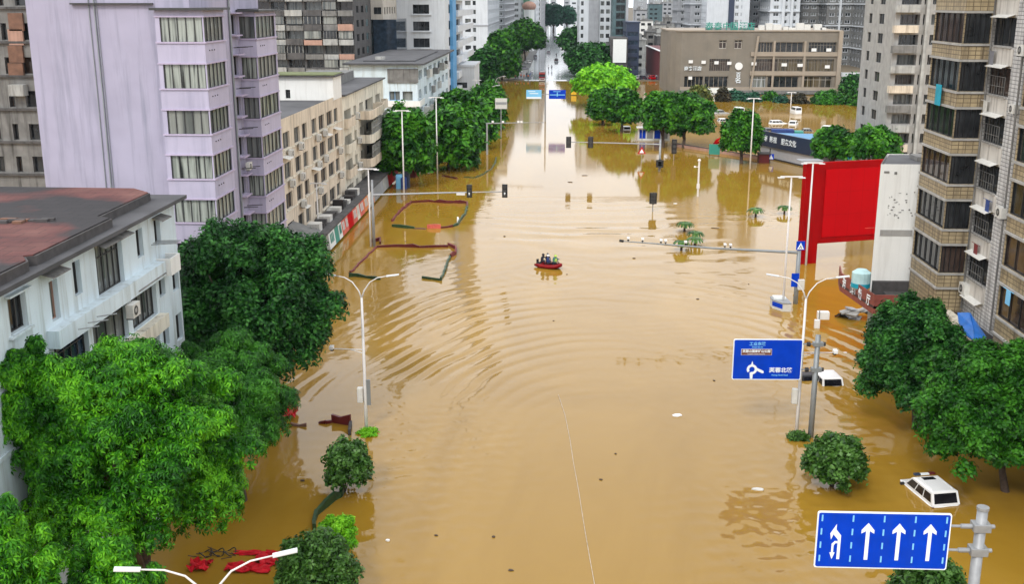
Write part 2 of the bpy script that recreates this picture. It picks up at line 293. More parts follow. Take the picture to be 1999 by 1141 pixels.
class Bld:
    def __init__(s,name,label,base,group=None,cat='building',cap=96):
        s.o=thing(name,label,cat,base,group=group); s.b=Vector(base); s.wins=[]; s.wb=MB(); s.cap=cap
    def part(s,mb,name,mats,smooth=False):
        if name in SPLIT:
            r=None
            for c in components(mb): r=c.build(name,mats,s.o,off=s.b,smooth=smooth)
            return r
        return mb.build(name,mats,s.o,off=s.b,smooth=smooth)
    # wall from A to B (outside on the right hand), with real recessed openings (u0,u1,z0,z1,style)
    def wall(s,mb,A,B,z0,z1,ops=(),dep=.22,m=0,near=False,style=('dark_frame',['pane_dark'],2,1,.06)):
        A=Vector((A[0],A[1],0)); B=Vector((B[0],B[1],0)); d=(B-A); Ln=d.length; d.normalize(); nrm=Vector((d.y,-d.x,0)); inn=-nrm*dep
        ops=[o for o in ops if o[0]>.02 and o[1]<Ln-.02 and o[2]>z0+.01 and o[3]<z1-.01 and o[1]-o[0]>.15]
        us=sorted({0,Ln}|{round(o[0],3) for o in ops}|{round(o[1],3) for o in ops}); vs=sorted({z0,z1}|{round(o[2],3) for o in ops}|{round(o[3],3) for o in ops})
        P=lambda u,v: A+d*u+Vector((0,0,v))
        cov=np.zeros((len(us),len(vs)),bool)
        for o in ops:
            a=[i for i,x in enumerate(us) if o[0]-.0011<x<o[1]-.0011]; bb=[j for j,x in enumerate(vs) if o[2]-.0011<x<o[3]-.0011]
            for i in a:
                for j in bb: cov[i,j]=True
        for j in range(len(vs)-1):
            i=0
            while i<len(us)-1:
                if cov[i,j]: i+=1; continue
                k=i
                while k<len(us)-1 and not cov[k,j]: k+=1
                mb.q(P(us[i],vs[j]),P(us[k],vs[j]),P(us[k],vs[j+1]),P(us[i],vs[j+1]),m=m); i=k
        rz=math.atan2(d.y,d.x)
        for o in ops:
            u0,u1,v0,v1=o[:4]; st=o[4] if len(o)>4 else style
            a,b_,c,e=P(u0,v0),P(u1,v0),P(u1,v1),P(u0,v1)
            mb.q(a,b_,b_+inn,a+inn,m=m); mb.q(b_,c,c+inn,b_+inn,m=m); mb.q(c,e,e+inn,c+inn,m=m); mb.q(e,a,a+inn,e+inn,m=m)
            frame,panes,nx,ny,t=st
            s.wins.append((P((u0+u1)/2,(v0+v1)/2)+inn-nrm*.0,rz,u1-u0,v1-v0,nx,ny,frame,random.choice(panes),t,near))
        return P,d,nrm
    def finish(s):
        def score(x):
            p=proj(x[0]); vis=(-60<p[0]<2060 and -40<p[1]<1180); return -(x[2]*x[3]/max(p[2],1)**2)*(1 if vis else .001)
        s.wins.sort(key=score); rest=MB(); rm=[]
        for i,(c,rz,w,h,nx,ny,fr,pn,t,near) in enumerate(s.wins):
            p=proj(c); vis=(-60<p[0]<2060 and -60<p[1]<1180)
            if i<s.cap and vis:
                f,pa=win_meshes(w,h,nx,ny,fr,pn,t,near); o=link('window',f,s.o,c-s.b,rz)
                if pa: link('pane',pa,o)
            else:
                for x in (fr,pn):
                    if x not in rm: rm.append(x)
                cr_,sr=_c(rz),_s(rz)
                def T(x,y,z): return (c.x+x*cr_-y*sr,c.y+x*sr+y*cr_,c.z+z)
                W2,H2=w/2,h/2
                rest.q(T(-W2,0,-H2),T(W2,0,-H2),T(W2,0,H2),T(-W2,0,H2),m=rm.index(pn))
                for k in range(0,nx+1):
                    xx=-W2+w*k/nx; xx=min(max(xx,-W2+t/2),W2-t/2); rest.q(T(xx-t/2,-.03,-H2),T(xx+t/2,-.03,-H2),T(xx+t/2,-.03,H2),T(xx-t/2,-.03,H2),m=rm.index(fr))
        if rest.f:
            o=s.part(rest,'window',rm); o['kind']='stuff'
        return s.o
def grid(us,z0,fh,nf,sill,head,style=None,skip=0.):
    r=[]
    for k in range(nf):
        for u in us:
            if skip and random.random()<skip: continue
            a=(u[0],u[1],z0+k*fh+sill,z0+k*fh+head); r.append(a+((style,) if style else ()))
    return r
def slab(b,poly,z0,z1,m='roof_dark',name='roof'):
    q=MB(); q.prism(poly,z0,z1); return b.part(q,name,[m])
_ac={}
def ac_unit(parent,loc,rz=0.,s=1.,base=None,name='air_conditioner'):
    if 'm' not in _ac:
        q=MB(); q.box((-.42,-.32,-.3),(.42,0,.3)); 
        for r_ in (.22,.12): q.tube([(-.08+r_*0,-.325,0),(-.08,-.335,0)],r_,10,1 if r_>.2 else 0)
        q.box((-.4,-.3,-.36),(-.34,.02,-.3),1); q.box((.34,-.3,-.36),(.4,.02,-.3),1)
        _ac['m']=q.mesh('air_conditioner',['ac_white','dark_frame'])
    o=link(name,_ac['m'],parent,Vector(loc)-(base if base is not None else Vector((0,0,0))),rz,(s,s,s)); return o
# ------------------------------------------------------------------ the setting: ground, road, flood water
def wave(x,y):
    X,Y=x-4.,y-62.; X=np.where(X>0,X/.62,X/.55); rho=np.sqrt(X*X+Y*Y); a=np.arctan2(Y,X)
    nz=lambda u,v,s: sum(np.sin(u*k*_c(t)*s+v*k*_s(t)*s+p)/k for k,t,p in ((1,.3,1.),(1.7,1.9,2.),(2.3,4.1,.5),(3.1,5.2,4.)))
    ph=nz(x,y,.16)*.70+nz(x,y,.5)*.22+nz(x,y,1.1)*.08
    env=np.exp(-((rho-36)/17.)**2)*(.30+1.05*np.exp(-((a-2.62)/.55)**2)+.45*np.exp(-((a-.75)/.35)**2))
    env*=np.clip(.65+.65*nz(x+40,y,.22),.05,1.4)
    k=2*math.pi/2.35; h=.028*env*(np.sin(k*rho+ph*2.0)+.30*np.sin(2*k*rho+ph*4.+.6))
    # long low swells towards the crossing
    e2=np.exp(-((y-128)/24.)**2)*np.exp(-((x-1)/22.)**2); h+=.024*e2*np.sin(y*1.35+ph*2.6+.05*x)*np.clip(.6+.6*nz(x,y+30,.12),0,1.4)
    # fine wind chop in patches
    rs=np.random.default_rng(3); chop=0
    for i in range(22):
        lam=rs.uniform(.45,1.5); t=rs.uniform(0,2*math.pi); chop=chop+np.sin(2*math.pi/lam*(x*_c(t)+y*_s(t))+rs.uniform(0,6.28)+.4*ph)*lam**1.2
    patch=np.clip(nz(x+11,y-5,.16)*.6-.15,0,1)
    near=np.exp(-((x+9.)/5.5)**2)*np.exp(-((y-60.)/13.)**2)*1.3+np.exp(-((x-19)/6.)**2)*np.exp(-((y-72)/22.)**2)*.8+np.exp(-((x-13)/5.)**2)*np.exp(-((y-54)/7.)**2)*2.2
    h+=chop*(.00018+.0017*near+.0005*patch)*np.where(y<150,1,.3)
    # wash round the boat
    bx,by=x+1.,y-113.; rb=np.sqrt(bx*bx+by*by); h+=.018*np.exp(-rb/4.5)*np.sin(rb*3.4)
    return h
def steps(a,b,s): return np.arange(a,b,s)
xs=np.concatenate([steps(-260,-60,20),steps(-60,-28,1.2),steps(-28,34,.20),steps(34,60,1.2),steps(60,261,20)])
ys=np.concatenate([steps(-60,36,8),steps(36,118,.20),steps(118,160,.35),steps(160,230,1.5),steps(230,397,8),[397.]])
GX,GY=np.meshgrid(xs,ys); GZ=wave(GX,GY); nx_,ny_=len(xs),len(ys)
me=bpy.data.meshes.new('flood_water'); nv=nx_*ny_; me.vertices.add(nv); me.vertices.foreach_set('co',np.stack([GX,GY,GZ],-1).astype(np.float32).ravel())
ii=(np.arange(ny_-1)[:,None]*nx_+np.arange(nx_-1)[None,:]).ravel(); fq=np.stack([ii,ii+1,ii+nx_+1,ii+nx_],-1); nf_=len(fq)
me.loops.add(nf_*4); me.loops.foreach_set('vertex_index',fq.ravel().astype(np.int32)); me.polygons.add(nf_)
me.polygons.foreach_set('loop_start',np.arange(0,nf_*4,4,dtype=np.int32)); me.polygons.foreach_set('loop_total',np.full(nf_,4,np.int32)); me.polygons.foreach_set('use_smooth',np.ones(nf_,bool)); me.update(calc_edges=True)
m=bpy.data.materials.new('muddy_water'); m.use_nodes=True; n=m.node_tree; l=n.links.new; b=n.nodes['Principled BSDF']; MT['water']=m
b.inputs['Roughness'].default_value=.045; b.inputs['IOR'].default_value=1.36
g=n.nodes.new('ShaderNodeNewGeometry'); z=n.nodes.new('ShaderNodeTexNoise'); z.inputs['Scale'].default_value=.06; z.inputs['Detail'].default_value=8; z.inputs['Roughness'].default_value=.62; z.inputs['Distortion'].default_value=1.2; mw=n.nodes.new('ShaderNodeMapping'); mw.inputs['Scale'].default_value=(1.6,.55,1); l(g.outputs['Position'],mw.inputs[0]); l(mw.outputs[0],z.inputs['Vector'])
r=n.nodes.new('ShaderNodeValToRGB'); e=r.color_ramp.elements; e[0].position=.35; e[0].color=(.285,.158,.016,1); e[1].position=.68; e[1].color=(.345,.198,.029,1)
l(z.outputs[0],r.inputs[0]); l(r.outputs[0],b.inputs['Base Color'])
z2=n.nodes.new('ShaderNodeTexNoise'); z2.inputs['Scale'].default_value=2.2; z2.inputs['Detail'].default_value=3; l(g.outputs['Position'],z2.inputs['Vector'])
bp=n.nodes.new('ShaderNodeBump'); bp.inputs['Strength'].default_value=.16; bp.inputs['Distance'].default_value=.02; l(z2.outputs[0],bp.inputs['Height']); l(bp.outputs[0],b.inputs['Normal'])
me.materials.append(m); tag(link('flood_water',me),kind='structure')
# ground: bed of the flood, rising to the dry street
q=MB(); rows=[(-300,-1.7),(372,-1.7),(402,.14),(4500,.14)]
for (y0,z0),(y1,z1) in zip(rows,rows[1:]): q.q((-1800,y0,z0),(1800,y0,z0),(1800,y1,z1),(-1800,y1,z1))
tag(q.build('ground',['ground_mud']),kind='structure')
m=mat('wet_road',(.26,.28,.30),.10,.2,.12); q=MB()
for (y0,z0),(y1,z1) in (((385,-.905),(402,.144)),((402,.144),(1500,.144))): q.q((-13,y0,z0),(13,y0,z0),(13,y1,z1),(-13,y1,z1))
tag(q.build('road',['wet_road']),kind='structure')
q=MB(); q.q((16,402,.144),(36,402,.144),(90,640,.144),(76,640,.144)); tag(q.build('side_road',['wet_road']),kind='structure')
for nm,x0,x1 in (('pavement',-17,-13),('pavement',13,16)):
    q=MB(); q.box((x0,402,.0),(x1,1400,.28)); tag(q.build(nm,['concrete_dark']),kind='structure')
q=MB()
for i in range(60): y=405+i*16; q.box((-.12,y,.1),(.12,y+7,.148)); 
for x in (-6.5,6.5):
    for i in range(60): y=405+i*16; q.box((x-.08,y,.1),(x+.08,y+6,.148))
tag(q.build('road_marking',['white_paint']),kind='structure')
# ------------------------------------------------------------------ LEFT SIDE BUILDINGS
NEARW=('dark_frame',['pane_dark','pane_navy'],2,1,.07)
# 1. low blue-white house with the red-brown roof
B=Bld('apartment_house','low pale blue and white house with a stained red brown flat roof',(-28,46,0))
q=MB(); dk=('dark_frame',['pane_navy','pane_dark'],3,1,.07); dk4=('dark_frame',['pane_grey','pane_dark','pane_navy'],5,2,.06); lg=('dark_frame',['pane_grey'],4,2,.05)
u=lambda y:y-30.
ops=[]
for zf in (0,-2.95,-5.9,-8.85):
    ops+= [(u(41.0),u(42.5),14.9+zf,16.4+zf,dk),(u(34.5),u(36),14.9+zf,16.4+zf,dk),(u(57.2),u(58.1),15.0+zf,16.4+zf,dk)]
ops+=[(u(44.6),u(45.4),14.4,16.2,('old_pink',['pane_pale'],1,1,.06)),(u(47.),u(47.8),14.9,16.5,dk),(u(49.5),u(52.7),14.15,16.7,dk4),(u(54.6),u(55.5),14.9,16.4,dk),
      (u(44.4),u(47.9),11.3,13.3,dk4),(u(48.4),u(52.6),11.3,13.4,lg),(u(53.2),u(56.7),11.3,13.5,dk4),(u(49),u(52.6),8.3,10.4,lg),(u(53.6),u(56.6),8.4,10.4,dk4),(u(59.3),u(60.3),11.8,13.4,dk),(u(59.3),u(60.3),8.8,10.4,dk),
      (u(45),u(48),5.3,7.4,dk4),(u(49.5),u(53),5.3,7.4,dk4),(u(54),u(57),5.3,7.4,dk4)]
B.wall(q,(-22,30),(-22,60.5),-1.7,17.0,ops,near=True,dep=.28)
B.wall(q,(-22,60.5),(-35,60.5),-1.7,17.0); B.wall(q,(-35,60.5),(-35,30),-1.7,17.); B.wall(q,(-35,30),(-22,30),-1.7,17.,grid([(2,3.6),(6,7.6),(9.5,11)],0,2.95,5,1.4,2.9,dk),near=True)
B.part(q,'wall',['white_blue'])
# projecting bands, balcony parapets, hoods
q=MB()
for z0,z1,y0,y1,pr,mi in ((13.4,14.2,43.9,57.0,.55,0),(10.5,11.25,43.9,57.,.5,1),(7.6,8.3,43.9,57.,.5,1)):
    q.box((-22,y0,z0),(-22+pr,y1,z1),mi)
for zf in (0,-2.95,-5.9): q.box((-22,36.0,13.25+zf),(-21.9,43.8,13.42+zf)); q.box((-21.999,40.8,16.5+zf),(-21.75,42.7,16.58+zf),0); q.box((-21.999,40.8,14.78+zf),(-21.85,42.7,14.88+zf),0)
B.part(q,'parapet_band',['white_blue','cream_light'])
for (y0,y1,z0,z1,pr) in ((57.1,58.6,13.5,14.3,.8),):
    q=MB(); x0,x1=-22,-22+pr
    q.box((x0,y0,z0-.15),(x1,y1,z0)); q.box((x1-.1,y0,z0),(x1,y1,z1)); q.box((x0,y0,z0),(x1-.1,y0+.1,z1)); q.box((x0,y1-.1,z0),(x1-.1,y1,z1)); B.part(q,'balcony',['cream_light' if z0<13 else 'white_wall'])
for (y,z,x) in ((51.9,12.9,-21.2),(50.3,9.6,-21.5)): ac_unit(B.o,(x-.38,y,z),R(90),1.15,B.b)
q=MB()
for y0,y1,z in ((43.8,45.6,16.75),(49.3,53.,16.82),(56.9,58.4,16.6),(52.9,56.9,13.75)): q.q((-21.999,y0,z),(-21.4,y0,z-.16),(-21.4,y1,z-.16),(-21.999,y1,z)); q.q((-21.4,y0,z-.16),(-21.4,y0,z-.2),(-21.4,y1,z-.2),(-21.4,y1,z-.16))
B.part(q,'awning',['old_grey'])
slab(B,[(-35.6,29.5),(-21.35,29.5),(-21.35,60.9),(-35.6,60.9)],17.0,17.2,'roof_dark','eave')
up=[(-35.3,29.8)]+[(-21.75,29.8),(-21.75,42.6),(-22.25,43.4),(-21.9,43.6),(-21.9,51.6),(-22.7,52.0),(-22.7,58.9),(-24,60.2),(-35.3,60.5)]
slab(B,up,17.2,17.62,'roof_edge','roof_kerb'); slab(B,[(x+(.12 if x<-30 else -.12),y) for x,y in up],17.62,17.68,'roof_red','roof')
q=MB()
for i in range(26):
    x=random.uniform(-31,-24.6); y=50+random.uniform(-.5,.5)+(x+28)*.15; q.box((x-.35,y-.15,17.68),(x+random.uniform(.1,.5),y+random.uniform(.05,.25),17.7+random.uniform(.04,.16)),random.randint(0,1))
B.part(q,'roof_debris',['rust_brown','roof_edge'])
q=MB()
for i in range(4): q.tube([(-22,56.6+i*.25,15.2+i*.02),(-20.6,56.6+i*.25,15.3)],.025,5)
for i in range(3): q.tube([(-21.2,45.2+i,13.9),(-20.4,45.6+i,13.95)],.03,5)
B.part(q,'drying_rail',['steel']); B.finish()
# 2. purple apartment tower
B=Bld('apartment_tower','tall lilac apartment tower with curtained corner bay windows',(-28,78,0))
cur=('dark_frame',['pane_curtain','pane_curtain','pane_pale'],5,1,.06); cur3=('dark_frame',['pane_curtain','pane_grey'],3,1,.07); sm=('dark_frame',['pane_dark','pane_grey'],1,1,.07)
q=MB(); TOP=33.5
B.wall(q,(-34.2,70.5),(-23.6,70.5),-1.7,TOP); 
B.wall(q,(-23.6,74.4),(-23.6,81),-1.7,TOP,[(5.0,6.1,27.0-2.93*k-1.35,27.0-2.93*k,sm) for k in range(9)]+[(1.2,1.9,27.0-2.93*k-1.6,27.0-2.93*k-.2,sm) for k in range(3,9)],near=True)
B.wall(q,(-23.6,70.5),(-23.6,74.4),27.4,TOP); B.wall(q,(-23.6,81),(-23.6,86.8),27.4,TOP)
B.wall(q,(-23.6,86.8),(-34.2,86.8),-1.7,TOP); B.wall(q,(-34.2,86.8),(-34.2,70.5),-1.7,TOP); q.q((-34.2,70.5,TOP),(-23.6,70.5,TOP),(-23.6,86.8,TOP),(-34.2,86.8,TOP))
B.part(q,'wall',['purple'])
q=MB()
B.wall(q,(-25.7,70.5),(-25.7,70),-1.7,27.4)
B.wall(q,(-25.7,70),(-22.6,70),-1.7,27.4,[(.28,3.02,27.0-2.93*k-1.55,27.0-2.93*k,cur) for k in range(9)],near=True,dep=.1)
B.wall(q,(-22.6,70),(-22.6,74.4),-1.7,27.4,[(.08,4.1,27.0-2.93*k-1.55,27.0-2.93*k,cur) for k in range(9)],near=True,dep=.1)
B.wall(q,(-22.6,74.4),(-23.6,74.4),-1.7,27.4)
B.wall(q,(-23.6,81),(-22.3,81),-1.7,27.2,[(.1,1.22,26.9-2.93*k-1.6,26.9-2.93*k,cur3) for k in range(9)],near=True,dep=.1)
B.wall(q,(-22.3,81),(-22.3,86.8),-1.7,27.2,[(.08,5.5,26.9-2.93*k-1.6,26.9-2.93*k,cur) for k in range(9)],near=True,dep=.1)
B.wall(q,(-22.3,86.8),(-23.6,86.8),-1.7,27.2)
B.part(q,'bay',['purple_bay'])
q=MB()
for k in range(9):
    for z,hh,pr in ((27.0-2.93*k-1.55,.10,.09),(27.0-2.93*k+.06,.09,.07)):
        q.box((-25.75,70-pr,z-hh),(-22.6,70,z)); q.box((-22.6,70-pr,z-hh),(-22.6+pr,74.45,z))
    for z,hh,pr in ((26.9-2.93*k-1.6,.10,.09),(26.9-2.93*k+.06,.09,.07)):
        q.box((-23.6,81-pr,z-hh),(-22.3,81,z)); q.box((-22.3,81-pr,z-hh),(-22.3+pr,86.8,z))
    q.box((-23.6,79.2,27-2.93*k-1.5),(-23.2,80.7,27-2.93*k-1.4)); q.box((-23.6,79.2,27-2.93*k+.08),(-23.1,80.7,27-2.93*k+.16))
B.part(q,'window_ledge',['purple_trim'])
q=MB(); q.box((-25.9,69.6,27.4),(-22.2,74.6,27.55)); q.box((-23.6,80.6,27.2),(-21.9,87,27.35)); q.box((-31.2,70.2,27.75),(-25.9,70.5,27.85)); B.part(q,'canopy',['maroon' if 0 else 'dark_frame'])
for x,rr in ((-30.1,.035),(-29.75,.05),(-29.6,.025)):
    q=MB(); q.tube([(x,70.42,12),(x+.05,70.42,22),(x,70.42,33)],rr,5); B.part(q,'drainpipe',['pole_grey'])
q=MB(); q.tube([(-23.5,78.7,5),(-23.5,78.7,33)],.08,6); B.part(q,'drainpipe',['pole_grey'])
for k in range(2,9):
    if k%2 or k>5: ac_unit(B.o,(-23.25,79.9,26.9-2.93*k-2.05),R(90),.9,B.b)
q=MB()
for k in range(9):
    vh=MB()
    for i in range(3): vh.box((-22.6,70.8+i*.5,24.35-2.93*k+.5),(-22.56,70.9+i*.5,24.35-2.93*k+.58)); vh.box((-22.3,82+i*.5,24.2-2.93*k+.5),(-22.26,82.1+i*.5,24.2-2.93*k+.58))
    B.part(vh,'vent_hole',['dark_frame'])
    q.tube([(-23.55,80.2,24.7-2.93*k),(-22.4,80.4,24.75-2.93*k)],.03,4); q.tube([(-23.55,79.4,24.7-2.93*k),(-22.5,79.5,24.75-2.93*k)],.03,4)
B.part(q,'drying_rail',['dark_frame']); B.finish()
# 3. old grey block at the far left edge
B=Bld('apartment_block','grimy grey concrete block with brown panels at the far left edge behind the lilac tower',(-52,110,0))
q=MB(); X0,X1=-64.,PY(90,100,100).x
wv=('dark_frame',['pane_dark','pane_brown'],2,1,.08)
B.wall(q,(X0,100),(X1,100),-1.7,38,grid([(PY(-60,0,100).x-X0,PY(-30,0,100).x-X0),(PY(-5,0,100).x-X0,PY(6,0,100).x-X0),(PY(28,0,100).x-X0,PY(62,0,100).x-X0)],-.6,3.05,12,.7,2.2,wv),dep=.4)
B.wall(q,(X1,100),(X1,112),-1.7,38); B.wall(q,(X0,112),(X0,100),-1.7,38); q.q((X0,100,38),(X1,100,38),(X1,112,38),(X0,112,38)); B.part(q,'wall',['old_grey'])
for k,(a,b_) in enumerate(((25,60),(57,88),(89,122),(123,150))):
    q=MB(); p=PY(15,a,99.8); p2=PY(47,b_,99.8); q.box((p.x,99.72,p2.z),(p2.x,99.99,p.z)); B.part(q,'wall_panel',['rust_brown' if k!=1 else 'old_pink'])
q=MB(); p=PY(19,165,99.5); p2=PY(51,187,99.5); q.box((p.x,99.1,p2.z),(p2.x,99.98,p.z)); B.part(q,'balcony',['old_white'])
q=MB()
for k in range(12): q.box((X0,99.7,-.2+3.05*k),(X1-.1,99.99,0+3.05*k))
B.part(q,'floor_band',['old_grey_b']); B.finish()
# 4. cream walk-up
B=Bld('apartment_house','cream four storey walk up with paired narrow windows and a dark flat roof',(-34,125,0))
q=MB(); Y0=98.; cx=[(553,566),(575,586),(591,600),(610,619),(624,635),(640,651),(654,661)]
cols=[(101-Y0,102.6-Y0),(104.5-Y0,106-Y0)]+[(PX(a,280,-29).y-Y0,PX(b_,280,-29).y-Y0) for a,b_ in cx]
wn=('old_grey',['pane_dark','pane_brown','pane_grey'],2,1,.09)
B.wall(q,(-29,Y0),(-29,145.5),-1.7,16.0,[(a,b_,14.5-3.25*k-1.75,14.5-3.25*k,wn) for k in range(4) for a,b_ in cols],dep=.25,near=True)
B.wall(q,(-29,145.5),(-41,145.5),-1.7,16.); B.wall(q,(-41,145.5),(-41,Y0),-1.7,16.); B.wall(q,(-41,Y0),(-29,Y0),-1.7,16.); B.part(q,'wall',['cream'])
slab(B,[(-40.7,Y0+.3),(-29.35,Y0+.3),(-29.35,145.2),(-40.7,145.2)],15.5,15.6)
q=MB()
for k in range(4):
    for a,b_ in cols: q.box((-29,Y0+a-.1,14.5-3.25*k-1.86),(-28.85,Y0+b_+.1,14.5-3.25*k-1.77))
    if k: q.box((-29,Y0,16.0-3.25*k-.25),(-28.93,145.5,16.0-3.25*k-.12))
B.part(q,'window_sill',['cream_light'])
for k in range(4):
    for j in (2,3,5,6,8):
        if random.random()<.8: a,b_=cols[j]; ac_unit(B.o,(-28.75,Y0+(a+b_)/2+random.uniform(-.3,.6),12.35-3.25*k+random.uniform(-.2,.1)),R(90),1.25,B.b)
q=MB()
for i in range(5): y=112+i*6.5+random.random()*2; z=11.6-3.25*random.randint(0,2); q.q((-29,y,z+.5),(-28.1,y,z+.3),(-28.1,y+2,z+.3),(-29,y+2,z+.5))
B.part(q,'awning',['ac_white']); B.finish()
# penthouse on its roof
p0=W(545,205,15.6); p1=W(655,205,15.6)
B=Bld('rooftop_house','white rooftop penthouse with one small dark window and a mossy flat roof',(-38,150,15.6),cat='penthouse')
q=MB(); yy=139.8; xa,xb=PY(520,180,yy).x,PY(651,180,yy).x; zt=PY(600,150,yy).z
wp=PY(557,175,yy),PY(567,192,yy)
B.wall(q,(xa,yy),(xb,yy),15.6,zt,[(wp[0].x-xa,wp[1].x-xa,wp[1].z,wp[0].z,('dark_frame',['pane_dark'],2,2,.06))],near=True)
B.wall(q,(xb,yy),(xb,145),15.6,zt); B.wall(q,(xa,145),(xa,yy),15.6,zt); B.part(q,'wall',['white_wall'])
slab(B,[(xa-.4,yy-.5),(xb+.4,yy-.5),(xb+.4,145.3),(xa-.4,145.3)],zt,zt+.2,'roof_edge','eave'); slab(B,[(xa-.2,yy-.3),(xb+.2,yy-.3),(xb+.2,145.1),(xa-.2,145.1)],zt+.2,zt+.3,'moss'); B.finish()
# 5. cream block with balconies
B=Bld('balcony_house','cream block with curved balconies and caged windows beside the street trees',(-34,162,0))
q=MB(); Y0=145.5
op=[(a,b_,13.6-3.45*k-1.9,13.6-3.45*k,('old_grey',['pane_dark','pane_grey'],3,2,.1)) for k in range(4) for a,b_ in ((1.2,5.8),(8,9.8),(12.5,15.5),(17.5,24),(27,31))]
B.wall(q,(-29,Y0),(-29,180),-1.7,15.6,op,dep=.9,near=True); B.wall(q,(-29,180),(-41,180),-1.7,15.6); B.wall(q,(-41,180),(-41,Y0),-1.7,15.6); B.wall(q,(-41,Y0),(-29,Y0),-1.7,15.6); B.part(q,'wall',['cream_light'])
slab(B,[(-41.3,Y0+.1),(-28.6,Y0+.1),(-28.6,180.3),(-41.3,180.3)],15.6,15.8,'roof_dark'); slab(B,[(-40,Y0+4),(-33,Y0+4),(-33,176),(-40,176)],15.8,17.2,'concrete_dark','stair_house')
for k in range(4):
    zb=11.5-3.45*k
    for y0,y1,pr in ((146.3,152,.7),(157.2,170,1.9),(172,178,1.2)):
        q=MB(); pts=[(-29,y0),(-29+pr*.8,y0+.1),(-29+pr,y0+.9),(-29+pr,y1-.9),(-29+pr*.8,y1-.1),(-29,y1)]
        q.prism(pts,zb-.2,zb)
        for a,b_ in zip(pts,pts[1:]):
            a=Vector((*a,0)); b_=Vector((*b_,0)); nn=(b_-a).normalized(); nn=Vector((-nn.y,nn.x,0))*.12
            q.q(a+Vector((0,0,zb)),b_+Vector((0,0,zb)),b_+Vector((0,0,zb+1.05)),a+Vector((0,0,zb+1.05))); q.q(a+nn+Vector((0,0,zb)),a+nn+Vector((0,0,zb+1.05)),b_+nn+Vector((0,0,zb+1.05)),b_+nn+Vector((0,0,zb)))
            q.q(a+Vector((0,0,zb+1.05)),b_+Vector((0,0,zb+1.05)),b_+nn+Vector((0,0,zb+1.05)),a+nn+Vector((0,0,zb+1.05)))
        B.part(q,'balcony',['cream_light' if k%2 else 'cream'])
        if k in (1,2) and y0>150:
            q=MB(); q.box((-29+pr-.22,y0+.9,zb+1.05),(-29+pr-.16,y1-.9,zb+2.9),1); n8=int((y1-y0)/1.1)
            for i in range(n8+1): yy=y0+.9+(y1-y0-1.8)*i/n8; q.box((-29+pr-.2,yy-.04,zb+1.05),(-29+pr-.1,yy+.04,zb+2.9))
            q.box((-29+pr-.2,y0+.9,zb+1.9),(-29+pr-.1,y1-.9,zb+1.98)); B.part(q,'balcony_glazing',['old_white','pane_grey'])
for i in range(7): ac_unit(B.o,(-28.8,155+random.uniform(-1,1)+(i%2)*16,12.2-2*i*.9),R(90),1.4,B.b)
B.finish()
# shop fronts at water level along the walk-ups
B=Bld('shop_row','flooded row of shops with red, orange and white fascia boards below the cream blocks',(-28,140,0),cat='shops')
q=MB(); q.box((-29,118,2.2),(-26.2,181,2.4)); B.part(q,'canopy',['old_grey_b']); q=MB(); q.box((-28.99,118,-1.5),(-28.6,181,2.2)); B.part(q,'shop_front',['shop_dark'])
cs=['light_panel','green_sign','light_panel','pink_red','pink_red','red','pink_red','cream_light','pink_red','orange','cream_light','orange','steel','steel','tower_grey','old_white','tarp_red','maroon']
yy=121.
for i,cn in enumerate(cs):
    dy=random.uniform(1.6,3.3) if i<15 else 5; q=MB(); q.q((-26.1,yy,.25),(-26.1,yy+dy,.25),(-26.35,yy+dy,2.3),(-26.35,yy,2.3)); q.q((-26.1,yy,.25),(-26.35,yy,2.3),(-26.7,yy,2.3),(-26.5,yy,.25)); q.q((-26.35,yy,2.3),(-26.35,yy+dy,2.3),(-27,yy+dy,2.32),(-27,yy,2.32)); B.part(q,'fascia_board',[cn])
    if cn in('pink_red','orange','light_panel','cream_light'):
        q=MB()
        for j in range(3): a=yy+dy*(.2+.22*j); q.q((-26.13,a,.85),(-26.13,a+dy*.14,.85),(-26.28,a+dy*.14,1.9),(-26.28,a,1.9))
        B.part(q,'board_panel',['white_paint' if cn!='light_panel' else 'green_sign'])
    yy+=dy+.05
q=MB()
for i in range(14):
    y=118+i*2.+random.random(); q.box((-28.6,y,2.4),(-27.2,y+random.uniform(.6,1.6),2.5+random.uniform(.3,1.2)),i%3)
B.part(q,'roof_clutter',['old_grey_b','ac_white','shop_dark'],); B.finish()
q=MB(); p=[PX(578,452,-26.5),PX(615,425,-28)]
B=Bld('lean_to','low grey tiled lean to roof at the foot of the cream walk up',(-27,110,0),cat='lean-to'); q.q((-29,106,4.6),(-26,106,3.6),(-26,116,3.6),(-29,116,4.6)); q.box((-29,106,-1.5),(-26.4,116,3.4)); B.part(q,'roof',['concrete_dark']); B.finish()
# 6. white house with dark overhanging roof
B=Bld('apartment_house','white house with dark overhanging flat roof and cluttered street windows, beyond the first street trees',(-34,225,0))
q=MB(); YF=205; xa=PY(681,125,YF).x; xm=PY(756,125,YF).x; xb=PY(814,125,YF).x
B.wall(q,(xa,YF),(xm,YF),-1.7,16.4); 
B.wall(q,(xm,YF),(xb,YF),-1.7,16.4,[(.2,2.2,16-k*3.55-2.6,16-k*3.55-.9,('blue_strip',['pane_grey'],2,1,.1)) for k in (1,2,3)]+[(2.7,4.6,16-k*3.55-2.6,16-k*3.55-.9,('old_white',['pane_pale'],2,1,.1)) for k in (1,2,3)],dep=.5)
ops=[(2+i*8.2,5.4+i*8.2+random.random()*2,16-k*3.55-2.5,16-k*3.55-.8,('old_grey',['pane_dark','pane_grey'],3,2,.12)) for k in range(4) for i in range(7)]
B.wall(q,(xb,YF),(xb,262),-1.7,16.4,ops,dep=.6); B.wall(q,(xb,262),(xa,262),-1.7,16.4); B.wall(q,(xa,262),(xa,YF),-1.7,16.4); B.part(q,'wall',['white_blue'])
